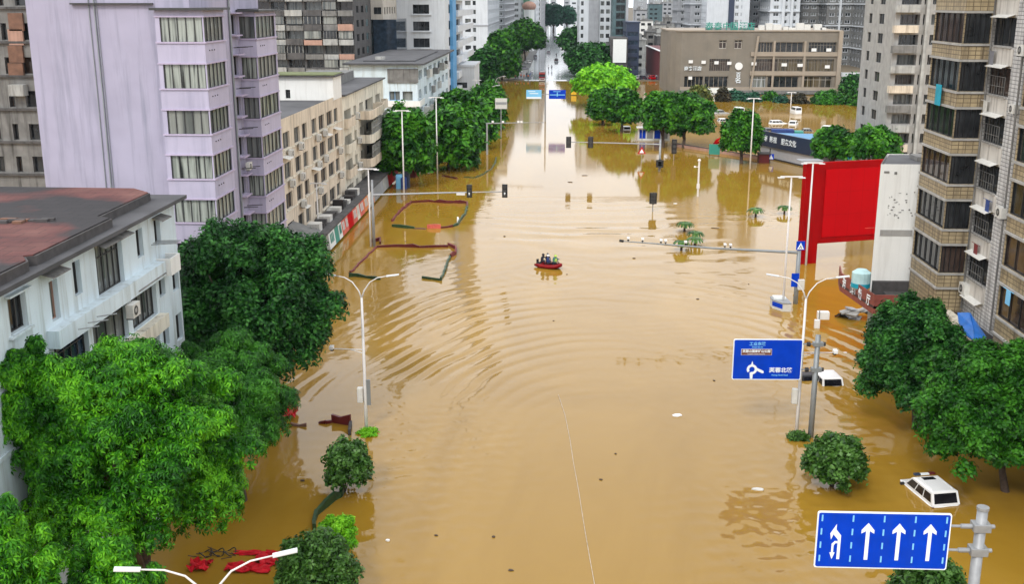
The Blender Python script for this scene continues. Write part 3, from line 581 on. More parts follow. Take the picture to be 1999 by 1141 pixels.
q=MB(); q.box((xm,YF-.25,13.1),(xb+.2,YF,15.7)); B.part(q,'balcony_glazing',['old_grey'])
for k in (1,2,3): q=MB(); z=16-k*3.55-2.7; q.box((xm-.3,YF-1.0,z-1.0),(xb+.6,YF-.88,z+.1)); q.box((xb+.5,YF-.88,z-1.0),(xb+.6,YF+6,z+.1)); q.box((xm-.3,YF-.88,z-1.0),(xb+.5,YF,z-.85)); B.part(q,'balcony',['white_wall'])
for i in range(16):
    q=MB(); y=207+random.random()*50; z=16-random.randint(0,3)*3.55-2.6; q.box((xb,y,z-.3),(xb+random.uniform(.5,1.1),y+random.uniform(1.5,4),z+random.uniform(.6,1.7))); B.part(q,'window_cage',[random.choice(['old_grey','old_white','ac_white','old_grey_b'])])
slab(B,[(xa-1,YF-1.2),(xb+1.4,YF-1.2),(xb+1.4,263),(xa-1,263)],16.4,16.75,'roof_dark'); slab(B,[(xa+2,YF+4),(xb-1,YF+4),(xb-1,250),(xa+2,250)],16.75,17.0,'roof_dark','roof_deck')
q=MB(); c=PY(742,110,213); q.tube([(c.x,213,17),(c.x,213,17.5)],1.0,12); B.part(q,'roof_vent',['old_white']); B.finish()
# 7. dark crowded balcony block
B=Bld('apartment_block','dark weathered apartment block crowded with mismatched enclosed balconies',(-46,245,0))
YF=240.; px0=[470,530,560,595,632,662,692]; q=MB(); xs_=[PY(p,70,YF).x for p in px0]
ops=[]
for i in range(6):
    for k in range(13): ops.append((xs_[i]-xs_[0]+.25,xs_[i+1]-xs_[0]-.25,.6+3.05*k+.95,.6+3.05*k+2.75,('old_grey' if random.random()<.6 else 'old_white',['pane_dark','pane_grey','pane_brown'],random.randint(2,4),1,.1)))
B.wall(q,(xs_[0],YF),(xs_[-1],YF),-1.7,41,ops,dep=1.1); B.wall(q,(xs_[-1],YF),(xs_[-1],262),-1.7,41,grid([(3,6),(9,12),(15,18)],0,3.05,13,1,2.5)); B.wall(q,(xs_[0],262),(xs_[0],YF),-1.7,41); q.q((xs_[0],YF,41),(xs_[-1],YF,41),(xs_[-1],262,41),(xs_[0],262,41)); B.part(q,'wall',['old_grey_b'])
for i in range(6):
    for k in range(3,13):
        q=MB(); pr=random.choice([.7,1.1,1.5]); x0,x1=xs_[i]+.1,xs_[i+1]-.12; z=.6+3.05*k; q.box((x0,YF-pr,z-.25),(x1,YF-pr+.12,z+random.uniform(.8,1.15))); q.box((x0,YF-pr+.12,z-.25),(x0+.1,YF,z+.9)); q.box((x1-.1,YF-pr+.12,z-.25),(x1,YF,z+.9)); q.box((x0+.1,YF-pr+.12,z-.25),(x1-.1,YF,z-.1))
        B.part(q,'balcony',[random.choice(['old_white','old_grey','old_pink' if i>=3 else 'old_white','old_grey_b','old_grey'])])
        if random.random()<.5:
            q=MB(); q.box((x0+.15,YF-pr+.03,z+1.15),(x1-.15,YF-pr+.07,z+2.7),1)
            for j in range(5): xx=x0+.15+(x1-x0-.3)*j/4; q.box((xx-.05,YF-pr,z+1.15),(xx+.05,YF-pr+.1,z+2.7))
            B.part(q,'balcony_glazing',[random.choice(['old_white','old_grey']),random.choice(['pane_grey','pane_dark','pane_pale'])])
B.finish()
# generic towers
def tower(name,label,px0,px1,Y,top,side_px=None,depth=22.,wall='tower_white',style=None,fh=3.1,cols=None,cw=1.8,gap=1.6,sill=.9,head=2.5,side='E',sw=None,bands=None,fins=None,cat='tower block',z0=-1.7,dep=.3,sstyle=None):
    xa,xb=PY(px0,40,Y).x,PY(px1,40,Y).x; B=Bld(name,label,((xa+xb)/2,Y+depth/2,0),cat=cat)
    style=style or ('dark_frame',['pane_dark','pane_grey'],2,1,.12); nf=int((top-z0)/fh)
    if cols is None:
        n=max(1,int((xb-xa-.6)/(cw+gap))); g=(xb-xa-n*cw)/(n+1); cols=[(g+i*(cw+g),g+i*(cw+g)+cw) for i in range(n)]
    else: cols=[((a-px0)/(px1-px0)*(xb-xa),(b_-px0)/(px1-px0)*(xb-xa)) for a,b_ in cols]
    if side_px is not None: depth=abs(PX(side_px,40,xb if side=='E' else xa).y-Y)
    q=MB(); B.wall(q,(xa,Y),(xb,Y),z0,top,grid(cols,z0+.3,fh,nf,sill,head,style),dep=dep)
    scw,sg=sw or (2.2,2.0); n=max(1,int((depth-1)/(scw+sg))); n=min(n,16); g=(depth-n*scw)/(n+1); sc2=[(g+i*(scw+g),g+i*(scw+g)+scw) for i in range(n)]; sg_=grid(sc2,z0+.3,fh,nf,sill,head,sstyle or style)
    B.wall(q,(xb,Y),(xb,Y+depth),z0,top,sg_ if side=='E' else (),dep=dep); B.wall(q,(xb,Y+depth),(xa,Y+depth),z0,top); B.wall(q,(xa,Y+depth),(xa,Y),z0,top,[ (depth-o[1],depth-o[0])+o[2:] for o in sg_] if side=='W' else (),dep=dep)
    B.part(q,'wall',[wall]); slab(B,[(xa-.3,Y-.3),(xb+.3,Y-.3),(xb+.3,Y+depth+.3),(xa-.3,Y+depth+.3)],top,top+.6,wall,'roof')
    if bands:
        q=MB(); k=1
        while k*fh*bands[0]+z0<top: z=z0+.3+k*fh*bands[0]; q.box((xa,Y-bands[1],z-.2),(xb,Y-.002,z+.25)); (q.box((xb+.002,Y-bands[1],z-.2),(xb+bands[1],Y+depth,z+.25)) if side=='E' else q.box((xa-bands[1],Y-bands[1],z-.2),(xa-.002,Y+depth,z+.25))); k+=1
        B.part(q,'floor_band',[bands[2]])
    if fins:
        for f in fins: a,b_,pr,mt=f; fa=xa+(a-px0)/(px1-px0)*(xb-xa); fb=xa+(b_-px0)/(px1-px0)*(xb-xa); q=MB(); q.box((fa,Y-pr,z0),(fb,Y-.003,top+.3)); B.part(q,'pilaster',[mt])
    return B,xa,xb,Y,depth
zt=lambda py,Y: PY(1000,py,Y).z if py>=0 else -PY(1000,-py,Y).z     # negative: height surveyed from the mirror image in the water
B,*_=tower('office_tower','narrow teal glass tower beside the dark balcony block',692,709,252,60,wall='teal_tower',style=('teal_tower',['pane_teal'],3,2,.1),cw=3,gap=.6,sill=.4,head=2.9); B.finish()
B,*_=tower('office_tower','beige office tower with a dark glass lower front, left of the white blue striped tower',708,748,262,58,wall='tower_beige',cols=[(730,745)],fh=3.6,z0=zt(38,262)); 
q=MB(); xa,xb=PY(708,40,262).x,PY(748,40,262).x; q.box((xa+2.4,262.5,-1.7),(xb+3,280,zt(38,262))); B.part(q,'glass_front',['pane_navy']); q=MB(); q.box((xa-.2,262.2,-1.7),(xa+1.5,270,zt(38,262))); B.part(q,'column',['tower_beige']); B.finish()
st8=('dark_frame',['pane_dark'],3,1,.14)
B,xa,xb,Y,dp=tower('apartment_tower','white tower with a bright blue vertical stripe and stacked dark windows',757,869,285,zt(-500,285),side_px=903,wall='tower_white',style=st8,fh=4.2,cols=[(806,838)],sill=.9,head=3.2,sw=(12,6),dep=.6)
B.wins=[x for x in B.wins]
q=MB(); ya=PX(878,50,xb).y; yb=PX(885,50,xb).y; q.box((xb+.002,ya,-1.7),(xb+.8,yb,90)); B.part(q,'blue_stripe',['blue_strip'])
q=MB()
for k in range(0,19): z=-1.2+4.2*k; p0,p1=PY(741,0,284).x,PY(757.5,0,284).x; q.box((p0,284.,z),(p1,289,z+1.9)); 
q.box((PY(744,0,285).x,285.2,-1.7),(PY(757,0,285).x,289,80),1); B.part(q,'corner_balcony',['tower_white','shop_dark'])
q=MB()
for k in range(0,19): z=-1.2+4.2*k; q.box((xb+.003,yb+.3,z-.3),(xb+1.3,yb+55,z+1.4)); q.box((PY(803,0,Y).x,Y-.5,z+.35),(PY(841,0,Y).x,Y-.003,z+.6))
B.part(q,'balcony',['tower_white']); B.finish()
B,*_=tower('shop_building','low white and brown shop building with a balcony behind the street trees',876,925,318,9.5,wall='tower_white',fh=4.,cw=3,gap=1.5,depth=20,cat='shops'); B.finish()
B,xa,xb,Y,dp=tower('apartment_tower','white tower with small paired windows, right of the blue striped tower',898,952,430,zt(-400,430),side_px=975,wall='tower_white',style=('dark_frame',['pane_dark','pane_grey'],1,1,.1),cols=[(908,919),(923,929)],fh=3.35,sill=.9,head=2.5,sw=(2.6,2.4),bands=(6,.25,'tower_grey')); B.finish()
B,*_=tower('apartment_tower','grey gridded tower receding along the left of the far street',953,985,520,zt(-330,520),side_px=1004,wall='tower_grey',style=('tower_white',['pane_grey','pane_dark'],2,1,.25),cw=2.6,gap=.7,sw=(3,.9),bands=(1,.35,'tower_white')); B.finish()
B,*_=tower('apartment_tower','white tower with a green glazed stair column and pink dome',1000,1046,640,zt(-262,640),side_px=1052,wall='tower_white',style=('tower_grey',['pane_grey'],2,1,.3),cols=[(1004,1012),(1018,1020)],fh=3.2,fins=[(1022,1034,2.2,'roof_green')]); 
q=MB(); c=PY(1033,12,632); q.ball((c.x,632,c.z),4.0,0,14,8,(1,1,.7)); B.part(q,'dome',['old_pink'],smooth=True); q=MB(); q.tube([(c.x,632,0),(c.x,632,c.z-1.5)],3.0,14); B.part(q,'stair_column',['green_sign' if 0 else 'light_panel']); B.finish()
B,*_=tower('apartment_tower','grey tower beyond the domed tower at the left of the far street',1046,1056,780,zt(-260,780),side_px=1066,wall='tower_grey',style=('tower_white',['pane_grey'],2,1,.3),cw=3,gap=1,sw=(4,2)); B.finish()
for i,(a,b_,Y,tp,mm_) in enumerate(((1058,1072,1250,42,'tower_white'),(1074,1086,1500,36,'tower_grey'),(1100,1112,1400,46,'tower_grey'),(1112,1128,1150,50,'tower_white'))):
    B,*_=tower('apartment_tower',['pale hazy tower just left of the far avenue trees','low hazy grey block at the far end of the avenue','tall hazy grey tower just right of the far avenue trees','hazy white block at the right of the far avenue'][i],a,b_,Y,tp,wall=mm_,cw=4,gap=3,fh=5); B.finish()
for lb,a,b_,Y,tp in (('tall hazy tower behind the side street houses, left one',1238,1262,1150,120),('tall hazy tower behind the side street houses, middle one',1268,1292,1050,140),('tall hazy tower behind the side street houses, right one',1297,1324,1250,130)):
    B,*_=tower('high_rise',lb,a,b_,Y,tp,wall='tower_grey',cw=4,gap=2,fh=4.,style=('tower_white',['pane_grey'],2,1,.5),cat='high-rise'); B.finish()
# right of the street
B,*_=tower('office_tower','white and grey office tower with square windows right of the far street',1131,1194,470,zt(-330,470),side_px=1126,side='W',wall='tower_white',cols=[(1134,1139),(1172,1179),(1183,1190)],fh=3.3,sill=1.,head=2.7,fins=[(1149,1169,.8,'tower_grey')],sw=(2,1.6)); B.finish()
B,*_=tower('office_tower','dark teal glass tower behind the right hand street trees',1196,1226,450,zt(-300,450),side='W',wall='teal_tower',style=('teal_tower',['pane_teal','pane_dark'],2,1,.1),cw=3.6,gap=.5,sill=.5,head=2.9,fins=[(1221,1226,1.,'tower_grey')]); B.finish()
B,*_=tower('office_block','nearly black glass block beside the narrow side street',1223,1249,420,zt(45,420),side='W',wall='navy',style=('navy',['pane_navy'],3,1,.1),cw=4,gap=.5); B.finish()
B=Bld('commercial_building','small building with a blank white billboard wall above the right hand trees',(PY(1205,100,415).x,420,0)); q=MB(); p,p2=PY(1192,72,415),PY(1222,122,415); q.box((p.x,415,-1),(p2.x+.5,430,p.z-.2)); B.part(q,'wall',['old_grey_b']); q=MB(); q.box((PY(1197,80,415).x,414.4,p2.z),(p2.x,414.98,p.z-.8)); B.part(q,'advert_board',['light_panel']); B.finish()
# low roofs beyond the side street
rr=[(1240,1262,78,100,470,'old_white'),(1262,1284,62,90,520,'old_grey'),(1284,1310,70,96,500,'old_grey_b'),(1248,1275,40,66,640,'white_wall'),(1276,1300,48,70,660,'old_white'),(1298,1322,34,66,690,'old_grey'),(1240,1262,20,46,800,'tower_grey'),(1265,1292,8,44,860,'teal_tower'),(1292,1322,4,36,900,'tower_grey'),(1300,1330,58,84,560,'old_white')]
adj=['pale two storey house','grey flat roofed house','dark walled house','white roofed workshop','dirty white row house','grey shed like house','grey hazy block','teal hazy block','distant grey block','small white house']
loc=['nearest the side street','left of the dark walled house','beyond the dark red building','far behind the side street','right of the white roofed workshop','near the brown commercial building','at the left of the distant cluster','in the middle of the distant cluster','at the right of the distant cluster','behind the commercial building roof']
for i,(a,b_,y0,y1,Y,mm_) in enumerate(rr):
    B=Bld('house',adj[i]+' '+loc[i],(PY((a+b_)/2,50,Y).x,Y+8,0),cat='house'); q=MB(); xa,xb=PY(a,50,Y).x,PY(b_,50,Y).x; tz=zt(y0,Y)+0
    B.wall(q,(xa,Y),(xb,Y),0,tz,grid([(g,g+2.2) for g in np.arange(1,xb-xa-2.6,3.6)],0,3.3,max(1,int(tz/3.3)),1,2.4),dep=.3); B.wall(q,(xb,Y),(xb,Y+16),0,tz); B.wall(q,(xb,Y+16),(xa,Y+16),0,tz); B.wall(q,(xa,Y+16),(xa,Y),0,tz,grid([(2,5),(8,11)],0,3.3,max(1,int(tz/3.3)),1,2.4)); B.part(q,'wall',[mm_])
    slab(B,[(xa-.4,Y-.4),(xb+.4,Y-.4),(xb+.4,Y+16.4),(xa-.4,Y+16.4)],tz,tz+.4,random.choice(['roof_dark','old_white','concrete_dark']))
    q=MB()
    for j in range(4): x=random.uniform(xa+1,xb-1); y=Y+random.uniform(2,13); q.box((x-1,y-1,tz+.4),(x+1,y+1,tz+random.uniform(1,3)),j%2)
    B.part(q,'roof_hut',['old_white','old_grey']); B.finish()
B=Bld('market_hall','dark red walled hall with a white roof edge along the side street',(40,400,0),cat='hall'); q=MB(); a=Vector((PY(1262,100,450).x,450,0)); b_=Vector((PY(1304,130,376).x,376,0)); zz=zt(88,450)
B.wall(q,a,b_,-1,zz); q.q((a.x,a.y,zz),(b_.x,b_.y,zz),(b_.x+14,b_.y,zz),(a.x+14,a.y,zz)); B.part(q,'wall',['red_brown']); q=MB(); d=(b_-a).normalized(); q.tube([a+Vector((-.2,0,zz)),b_+Vector((-.2,0,zz))],.35,4); B.part(q,'roof_edge',['white_paint']); B.finish()
# brown commercial building
YF=342.; B=Bld('shopping_building','brown grey four storey commercial building with long window bands and lit panels',(60,355,0),cat='commercial building')
PB=lambda px,py: PY(px,py,YF)
xa,xb=PB(1330,100).x,PB(1640,100).x; u=lambda px:PB(px,100).x-xa
rows=[(82,102),(115,139),(149,171)]; q=MB(); ops=[]
amb=('brown_stone',['pane_amber','pane_brown','pane_dark'],9,2,.12); dkb=('brown_stone_b',['pane_dark','pane_dark','pane_brown'],5,1,.14)
Z=lambda py: PB(1480,py).z
def sp(a,b_,row,st,dz=0): ops.append((u(a),u(b_),Z(rows[row][1]),Z(rows[row][0]),st))
for a,b_ in ((1403,1418),(1433,1448)): ops.append((u(a),u(b_),Z(95),Z(78),('tower_beige',['pane_brown'],2,2,.2)))
for a,b_,st in ((1480,1508,dkb),(1513,1568,dkb),(1578,1632,amb)): sp(a,b_,0,st)
for a,b_ in ((1386,1426),(1474,1520),(1521,1568),(1575,1630)): sp(a,b_,1,amb)
for a,b_,st in ((1338,1375,dkb),(1378,1424,dkb),(1466,1498,('tower_white',['pane_pale'],4,2,.2)),(1502,1562,dkb),(1570,1628,('tower_beige',['pane_amber'],5,2,.12))): sp(a,b_,2,st)
B.wall(q,(xa,YF),(xb,YF),-1.7,18.9,ops,dep=.7,near=True)
ca=[(xa,YF+0)]; pts=[(xa-3.6,YF+30),(xa-3.6,YF+7),(xa-2.9,YF+3.4),(xa-1.5,YF+1),(xa,YF)]
for a,b_ in zip(pts,pts[1:]): B.wall(q,a,b_,-1.7,18.9)
B.wall(q,(xb,YF),(xb,YF+32),-1.7,17.9,grid([(2,5),(9,12)],Z(171),5.3,3,.3,3.)); B.wall(q,(xb,YF+32),(xa-3.6,YF+32),-1.7,17.9); B.part(q,'wall',['brown_stone'])
slab(B,[(xa-3.9,YF+31),(xa-3.9,YF+7),(xa-1.6,YF+.7),(xa,YF-.4),(xb+.4,YF-.4),(xb+.4,YF+32.3)],18.9,19.25,'brown_stone_b')
q=MB()
for py in (104.5,142,173): zz=Z(py); q.box((u(1466)+xa if py!=173 else xa,YF-.5,zz-.75),(xb,YF-.003,zz+.5))
for a in (1509,1569): q.box((PB(a,100).x,YF-.45,Z(174)),(PB(a+4,100).x,YF-.003,Z(80)))
q.box((xb-.8,YF-.9,-1.7),(xb+.4,YF-.003,19)); B.part(q,'cornice',['brown_stone_b'])
q=MB(); a0,b0,c0,d0=PB(1449,175),PB(1468,175),PB(1482,68),PB(1460,68); yy=YF-.8
for A_,B_ in ((PB(1462,176),PB(1478,70)),): q.q((A_.x,yy,A_.z),(A_.x+.6,yy,A_.z),(B_.x+.6,yy,B_.z),(B_.x,yy,B_.z)); q.q((A_.x,yy,A_.z),(B_.x,yy,B_.z),(B_.x,YF,B_.z),(A_.x,YF,A_.z)); q.q((A_.x+.6,yy,A_.z),(A_.x+.6,YF,A_.z),(B_.x+.6,YF,B_.z),(B_.x+.6,yy,B_.z))
B.part(q,'slanted_fin',['brown_stone_b'])
q=MB(); q.box((PB(1330,0).x,YF-1.4,Z(183)),(PB(1640,0).x,YF-.003,Z(176))); B.part(q,'canopy',['concrete_dark'])
q=MB(); q.box((PB(1385,0).x,YF-2.4,Z(181)),(PB(1438,0).x,YF-1.45,Z(171))); B.part(q,'entrance_board',['light_panel']); q=MB(); q.box((PB(1390,0).x,YF-2.2,-1.6),(PB(1402,0).x,YF-1.5,Z(181))); B.part(q,'entrance_column',['tower_white'])
for px,py,wd in ((1348,120,8),(1373,121,8),(1398,122,8),(1423,123,8),(1471,124,9),(1530,126,10),(1561,127,10),(1614,130,9),(1588,97,9),(1617,97,9),(1347,152,7)):
    q=MB(); a,b_=PB(px-wd/2,py-3),PB(px+wd/2,py+3); q.box((a.x,YF-.75,b_.z),(b_.x,YF-.55,a.z)); B.part(q,'light_box',['white_paint'])
q=MB(); c=PB(1442,129); q.tube([(c.x,YF-.1,c.z),(c.x,YF-.5,c.z)],1.15,20); B.part(q,'round_emblem',['white_paint'])
text('百',1.5,'sign_white',B.o,Vector((c.x,YF-.2,PB(1442,146).z))-B.b,bold=.02,ext=.1); text('名',2.0,'sign_white',B.o,Vector((c.x,YF-.2,PB(1442,157).z))-B.b,bold=.02,ext=.1)
text('商务酒店',1.35,'sign_white',B.o,Vector((PB(1358,0).x,YF-.3,PB(1358,134).z))-B.b,bold=.02,ext=.1)
for ch,px in zip('泰泰中国酒店',(1388,1405,1422,1437,1455,1470)): text(ch,2.5,'green_sign',B.o,Vector((PB(px,0).x,YF+1,PB(px,50).z-.3))-B.b,name='roof_letter',ext=.15,bold=.04)
q=MB(); q.box((PB(1380,0).x,YF+1.2,19.2),(PB(1478,0).x,YF+1.3,19.9)); B.part(q,'letter_rail',['steel'])
q=MB()
for i in range(9): x=PB(1490+i*16+random.random()*8,0).x; q.box((x-1,YF+5,19.2),(x+random.uniform(.4,1.6),YF+7,19.9+random.random()*1.4))
B.part(q,'roof_plant',['ac_white']); B.finish()
# ------------------------------------------------------------------ RIGHT SIDE BUILDINGS
# distant high rises behind the commercial building
GR=('tower_white',['pane_grey','pane_dark'],2,1,.22)
hi=[('grey balconied high rise at the left of the tower cluster',1322,1345,560,-420,'tower_grey',None,(2,.6,'tower_grey'),None),
 ('slim grey high rise second from the left of the tower cluster',1347,1374,520,-470,'tower_grey',None,(3,.6,'tower_white'),[(1369,1374,1.2,'tower_white')]),
 ('broad white high rise with a dark blue strip behind the roof letters',1379,1462,500,-480,'tower_white',[(1434,1441),(1465-20,1448)],None,[(1421,1432,.5,'navy')]),
 ('grey high rise with white ribs right of the white high rise',1464,1500,530,-500,'tower_grey',None,(1,.5,'tower_grey'),[(1488,1500,1.2,'tower_white')]),
 ('white stepped high rise with glazed corners at the middle of the cluster',1502,1560,500,-400,'tower_white',None,(2,.9,'tower_white'),[(1524,1530,1.4,'tower_white'),(1541,1546,1.4,'tower_white')]),
 ('dark glazed high rise with thin white floor lines',1562,1612,515,-380,'concrete_dark',None,(3,.7,'tower_white'),[(1611,1612,1.,'tower_white')]),
 ('dark high rise with white floor lines and a blue glass corner',1613,1680,500,-430,'concrete_dark',None,(3,.7,'tower_white'),[(1636,1640,1.,'tower_white'),(1671,1680,1.6,'tower_grey')]),
 ('dark high rise with one broad white pier near the right edge',1698,1752,470,-430,'concrete_dark',None,(3,.7,'tower_white'),[(1726,1738,2.0,'tower_white')]),
 ('plain grey high rise beside the right hand apartments',1753,1800,520,-380,'tower_grey',None,(2,.6,'tower_white'),None)]
for lb,a,b_,Y,vt,wl_,cl,bd,fn in hi:
    B,*_=tower('high_rise',lb,a,b_,Y,zt(vt,Y),side='W',wall=wl_,cols=cl,style=GR,cw=2.4,gap=1.0,bands=bd,fins=fn,fh=3.1,depth=26,cat='high-rise'); B.finish()
q=MB(); B=Bld('gateway','white concrete portal frame beside the commercial building',(87,345,0),cat='gateway'); a,b_=PY(1642,150,345),PY(1692,150,345); zz=PY(1660,142,345).z
q.box((a.x,345,zz-1.2),(b_.x,346.5,zz)); q.box((b_.x-1.4,345.2,-1.7),(b_.x-.2,346.3,zz-1.2)); q.box((a.x+.3,345.2,-1.7),(a.x+1.2,346.3,zz-1.2)); B.part(q,'frame',['tower_white']); B.finish()
B=Bld('gatehouse','small grey guard house with an overhanging flat roof among the parking lot trees',(PY(1710,190,300).x,303,0),cat='guard house'); a,b_=PY(1693,190,300).x,PY(1726,190,300).x; q=MB(); B.wall(q,(a,300),(b_,300),-1.7,zt(178,300),[(.8,2.6,1.2,2.6)],near=True); B.wall(q,(b_,300),(b_,306),-1.7,zt(178,300)); B.wall(q,(b_,306),(a,306),-1.7,zt(178,300)); B.wall(q,(a,306),(a,300),-1.7,zt(178,300)); B.part(q,'wall',['concrete']); slab(B,[(a-1,299),(b_+1,299),(b_+1,307),(a-1,307)],zt(178,300),zt(178,300)+.6,'concrete_dark')
q=MB(); x0,x1=PY(1694,210,285).x,PY(1730,210,285).x; z0_,z1_=zt(213,285),zt(200,285); q.box((x0,285,z0_),(x1,285.3,z1_)); 
for x in (x0+.3,(x0+x1)/2,x1-.3): q.box((x-.15,285.3,-1.7),(x+.15,285.5,z1_))
B.part(q,'rail_panel',['old_white']); B.finish()
# grey apartments between the towers and the near block
YF=178.; xa,xb=PY(1742,100,YF).x,PY(1835,100,YF).x; B=Bld('apartment_block','grey balconied apartment block behind the white wall at the right',((xa+xb)/2,190,0)); q=MB(); u=lambda px:PY(px,100,YF).x-xa
B.wall(q,(xa,YF),(xb,YF),-1.7,36,grid([(u(1752),u(1790)),(u(1796),u(1806)),(u(1812),u(1828))],-1.5,3.1,12,1.0,2.6,('old_grey',['pane_dark','pane_brown','pane_grey'],4,1,.12)),dep=1.2); B.wall(q,(xb,YF),(xb,196),-1.7,36); B.wall(q,(xb,196),(xa,196),-1.7,36); B.wall(q,(xa,196),(xa,YF),-1.7,36,grid([(3,5),(9,12)],-1.5,3.1,12,1,2.6)); q.q((xa,YF,36),(xb,YF,36),(xb,196,36),(xa,196,36)); B.part(q,'wall',['concrete'])
for k in range(1,12):
    q=MB(); z=-1.5+3.1*k; a,b_=PY(1747,0,YF).x,PY(1794,0,YF).x; pr=1.2; q.box((a,YF-pr,z-.2),(b_,YF-pr+.12,z+.95)); q.box((a,YF-pr+.12,z-.2),(a+.12,YF,z+.9)); q.box((b_-.12,YF-pr+.12,z-.2),(b_,YF,z+.9)); q.box((a+.12,YF-pr+.12,z-.2),(b_-.12,YF,z-.05)); B.part(q,'balcony',[['old_white','old_grey','cream'][k%3]])
q=MB(); q.box((PY(1808,0,YF).x,YF-.8,-1.7),(PY(1814,0,YF).x,YF-.003,36)); B.part(q,'pier',['old_white']); B.finish()
# near block at the right: street face at x=30, bays out to x=28
B=Bld('apartment_block','near white tiled block with tan tiled bays at the right edge',(40,66,6))
bayst=('black',['pane_dark','pane_dark','pane_brown'],5,1,.06); wst=('dark_frame',['pane_dark','pane_brown','pane_dark'],3,1,.07)
heads=[27.2-3.3*k for k in range(-2,7)]; TOP=36.5; Z0=5.6
q=MB(); 
def wops(u0,u1): return [(u0,u1,h-2.2,h-.3,wst) for h in heads]
B.wall(q,(30,79),(30,68),Z0,TOP,wops(.2,3.9)+[(7.0,9.8,h-2.3,h-.4,wst) for h in heads],near=True,dep=.14)
B.wall(q,(30,60),(30,40),Z0,TOP,wops(2,4)+wops(8,10),near=True,dep=.25)
B.wall(q,(30,40),(48,40),Z0,TOP); B.wall(q,(48,40),(48,85.2),Z0,TOP); B.wall(q,(48,85.2),(28,85.2),Z0,TOP); q.q((28,40,TOP),(48,40,TOP),(48,85.2,TOP),(28,85.2,TOP)); B.part(q,'wall',['tile_white'])
for (y1,y0) in ((85.2,79.),(68.,60.)):
    q=MB(); ln=y1-y0
    B.wall(q,(28,y1),(28,y0),Z0,TOP,[(.15,ln-.08,h-2.1,h-.05,bayst) for h in heads],near=True,dep=.12)
    B.wall(q,(28,y0),(30,y0),Z0,TOP,[(.08,1.85,h-2.1,h-.05,bayst) for h in heads],near=True,dep=.12)
    B.wall(q,(30,y1),(28,y1),Z0,TOP); B.part(q,'bay',['tile_tan'])
q=MB()
for h in heads:
    for (y1,y0) in ((85.2,79.),(68.,60.)):
        q.box((27.86,y0-.1,h-.05),(28,y1,h+.1)); q.box((28,y0-.14,h-.05),(30,y0,h+.1)); q.box((27.9,y0-.08,h-2.27),(28,y1,h-2.12)); q.box((28,y0-.1,h-2.27),(30,y0,h-2.12))
B.part(q,'window_ledge',['concrete'])
for h in heads:
    q=MB(); q.q((29.998,78.3,h-.1),(29.45,78.3,h-.28),(29.45,75.3,h-.28),(29.998,75.3,h-.1)); q.q((29.45,78.3,h-.28),(29.45,78.3,h-.32),(29.45,75.3,h-.32),(29.45,75.3,h-.28)); B.part(q,'awning',['ac_white'])
    q=MB(); q.box((29.85,75.3,h-2.3),(29.997,78.3,h-2.17)); B.part(q,'window_sill',['concrete'])
    if h<27:
        q=MB(); q.q((29.998,71.2,h-.35),(29.5,71.2,h-.5),(29.5,68.4,h-.5),(29.998,68.4,h-.35)); B.part(q,'awning',['ac_white'])
q=MB()
for h in heads: q.box((29.95,75.0,h-3.45),(29.997,78.95,h-2.32)); q.box((29.95,68.1,h-3.4),(29.997,71.1,h-2.45))
B.part(q,'panel',['stained_white'])
for (y,z,s_) in ((73.4,14.2,1.2),(73.0,24.9,1.2),(78.3,7.6,1.3),(70.6,10.9,1.2),(73.5,21.1,1.),(69.2,17.2,1.1)): ac_unit(B.o,(29.97,y,z),R(-90),s_,B.b)
q=MB(); p=PX(1836,185,27.9); q.box((27.7,p.y-.55,p.z-.75),(27.76,p.y+.55,p.z+.75)); B.part(q,'hanging_towel',['teal_blue'])
q=MB(); q.tube([(29.8,73.0,6),(29.8,73.0,36)],.07,6); q.tube([(29.85,78.7,6),(29.85,78.7,36)],.06,6); B.part(q,'drainpipe',['old_grey'])
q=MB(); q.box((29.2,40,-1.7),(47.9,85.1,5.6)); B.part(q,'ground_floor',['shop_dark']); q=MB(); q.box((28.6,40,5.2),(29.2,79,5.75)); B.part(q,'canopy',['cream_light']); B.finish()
for k_,(y,z,mt) in enumerate(((78.2,20.9,'ac_white'),(75.8,14.3,'cloth_blue'),(77.0,10.9,'maroon'),(70.2,17.6,'cloth_white'),(69.3,20.8,'yellow'),(78.0,24.3,'cloth_grey'),(64.,13.9,'cloth_white'),(66.,10.4,'sign_cyan'))):
    q=MB(); x_=29.75 if y>68 else 27.8; q.box((x_-.03,y-.35,z-.6),(x_,y+.3,z+.3)); q.tube([(x_-.02,y-.8,z+.32),(x_-.02,y+.8,z+.32)],.02,5); q.build('laundry',[mt],B.o,off=B.b)
for h in heads[3:]:
    q=MB()
    for j in range(9): yy=75.3+j*.43; q.tube([(29.78,yy,h-2.2),(29.78,yy,h-.9)],.014,4)
    for z_ in (h-2.2,h-1.55,h-.9): q.tube([(29.78,75.3,z_),(29.78,78.74,z_)],.016,4)
    q.build('window_grille',['old_grey'],B.o,off=B.b)
# blue tarpaulin over the canopy
q=MB(); pts=[[PX(1870,612,28.2),PX(1893,612,28.5),PX(1925,660,28.4)],[PX(1872,632,27.6),PX(1900,640,27.9),PX(1922,668,27.9)],[PX(1885,655,27.0),PX(1902,668,27.2),PX(1912,690,27.4)]]
for i in range(2):
    for j in range(2): q.q(pts[i][j],pts[i][j+1],pts[i+1][j+1],pts[i+1][j]); 
o=q.build('tarpaulin',['tarp_blue']); sd=o.modifiers.new('thick','SOLIDIFY'); sd.thickness=.06; tag(o,'blue tarpaulin draped at the foot of the near right apartment block','tarpaulin')
